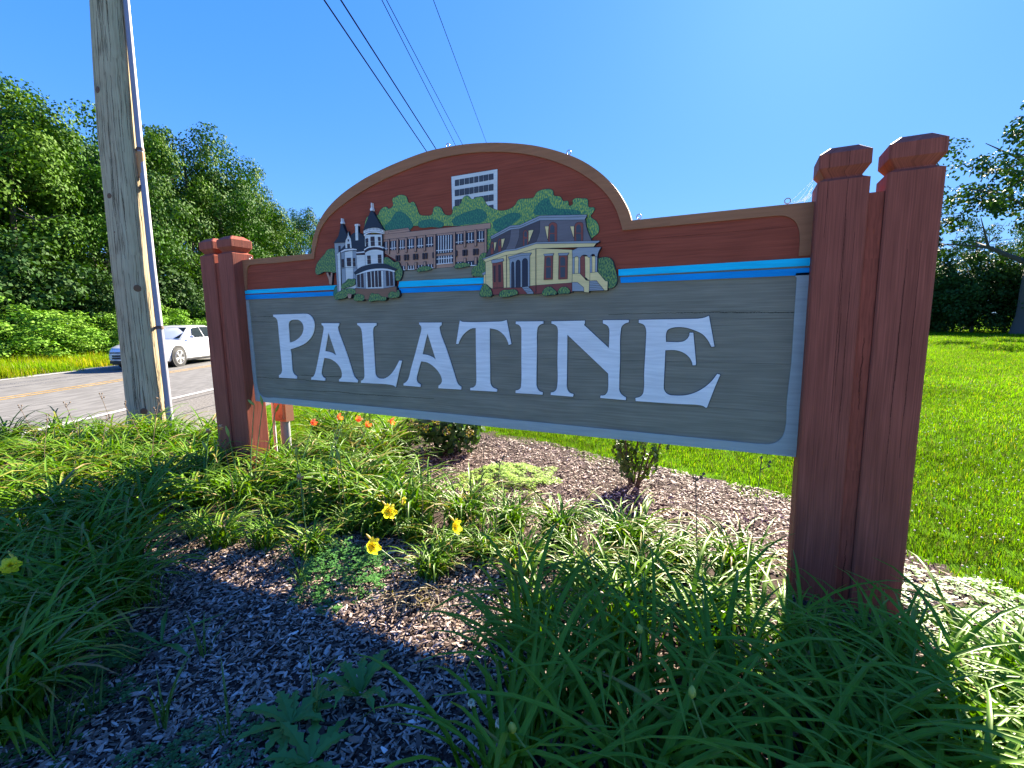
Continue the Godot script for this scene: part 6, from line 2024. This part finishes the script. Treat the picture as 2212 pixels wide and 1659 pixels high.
# clear summer air: deep blue overhead, paler low down and towards the sun
func sky_picture() -> ImageTexture:
	var w := 512
	var h := 256
	var img := Image.create(w, h, false, Image.FORMAT_RGBAF)
	var low := Color(0.085, 0.38, 1.0)
	var rim := Color(0.42, 0.74, 1.15)
	var high := Color(0.040, 0.205, 0.85)
	var pale := Color(0.26, 0.56, 1.1)
	var soil := Color(0.22, 0.26, 0.14)
	for j in h:
		var el := PI * (0.5 - (j + 0.5) / h)
		for i in w:
			var az := TAU * (i + 0.5) / w
			var d := Vector3(sin(az) * cos(el), sin(el), -cos(az) * cos(el))
			var c := low.lerp(high, pow(clampf(d.y / 0.75, 0, 1), 0.55))
			c = c.lerp(rim, 0.85 * exp(-maxf(el, 0.0) / 0.16))
			var near := clampf(d.dot(-sun_dir), 0, 1)
			c = c.lerp(pale, 0.34 * pow(near, 5.0) + 0.22 * pow(near, 40.0))
			if el < 0:
				c = rim.lerp(soil, clampf(-el * 12.0, 0, 1))
			img.set_pixel(i, j, c)
	return ImageTexture.create_from_image(img)


func _ready() -> void:
	# camera
	var cam := Camera3D.new()
	cam.name = "camera"
	cam.fov = 78.953
	cam.near = 0.05
	cam.far = 2500.0
	cam.rotation = Vector3(deg_to_rad(-7.7754), deg_to_rad(26.0468), deg_to_rad(-0.859))
	cam.position = Vector3(0.3712, 1.46, 2.6652)
	add_child(cam)
	# sky, sun, exposure
	var we := WorldEnvironment.new()
	we.name = "world"
	var env := Environment.new()
	env.background_mode = Environment.BG_SKY
	var sky := Sky.new()
	var sm := PanoramaSkyMaterial.new()
	sm.panorama = sky_picture()
	sky.sky_material = sm
	env.sky = sky
	env.background_energy_multiplier = 0.20
	env.tonemap_mode = Environment.TONE_MAPPER_LINEAR
	env.tonemap_exposure = 7.3
	env.sdfgi_enabled = true
	env.ssao_enabled = true
	env.ssil_enabled = true
	we.environment = env
	add_child(we)
	var sun := DirectionalLight3D.new()
	sun.name = "sun"
	sun.light_energy = 1.38
	sun.light_color = Color(1.0, 0.95, 0.86)
	sun.light_angular_distance = 0.5
	sun.shadow_enabled = true
	add_child(sun)
	sun.look_at_from_position(Vector3.ZERO, sun_dir, Vector3.UP)
	rng.seed = 20240711
	build_materials()
	build_ground()
	build_sign()
	build_pole()
	build_wires()
	build_trees()
	build_car()
	build_box()
	build_shrubs()
	build_lilies()
	build_weeds()
	build_cobweb()
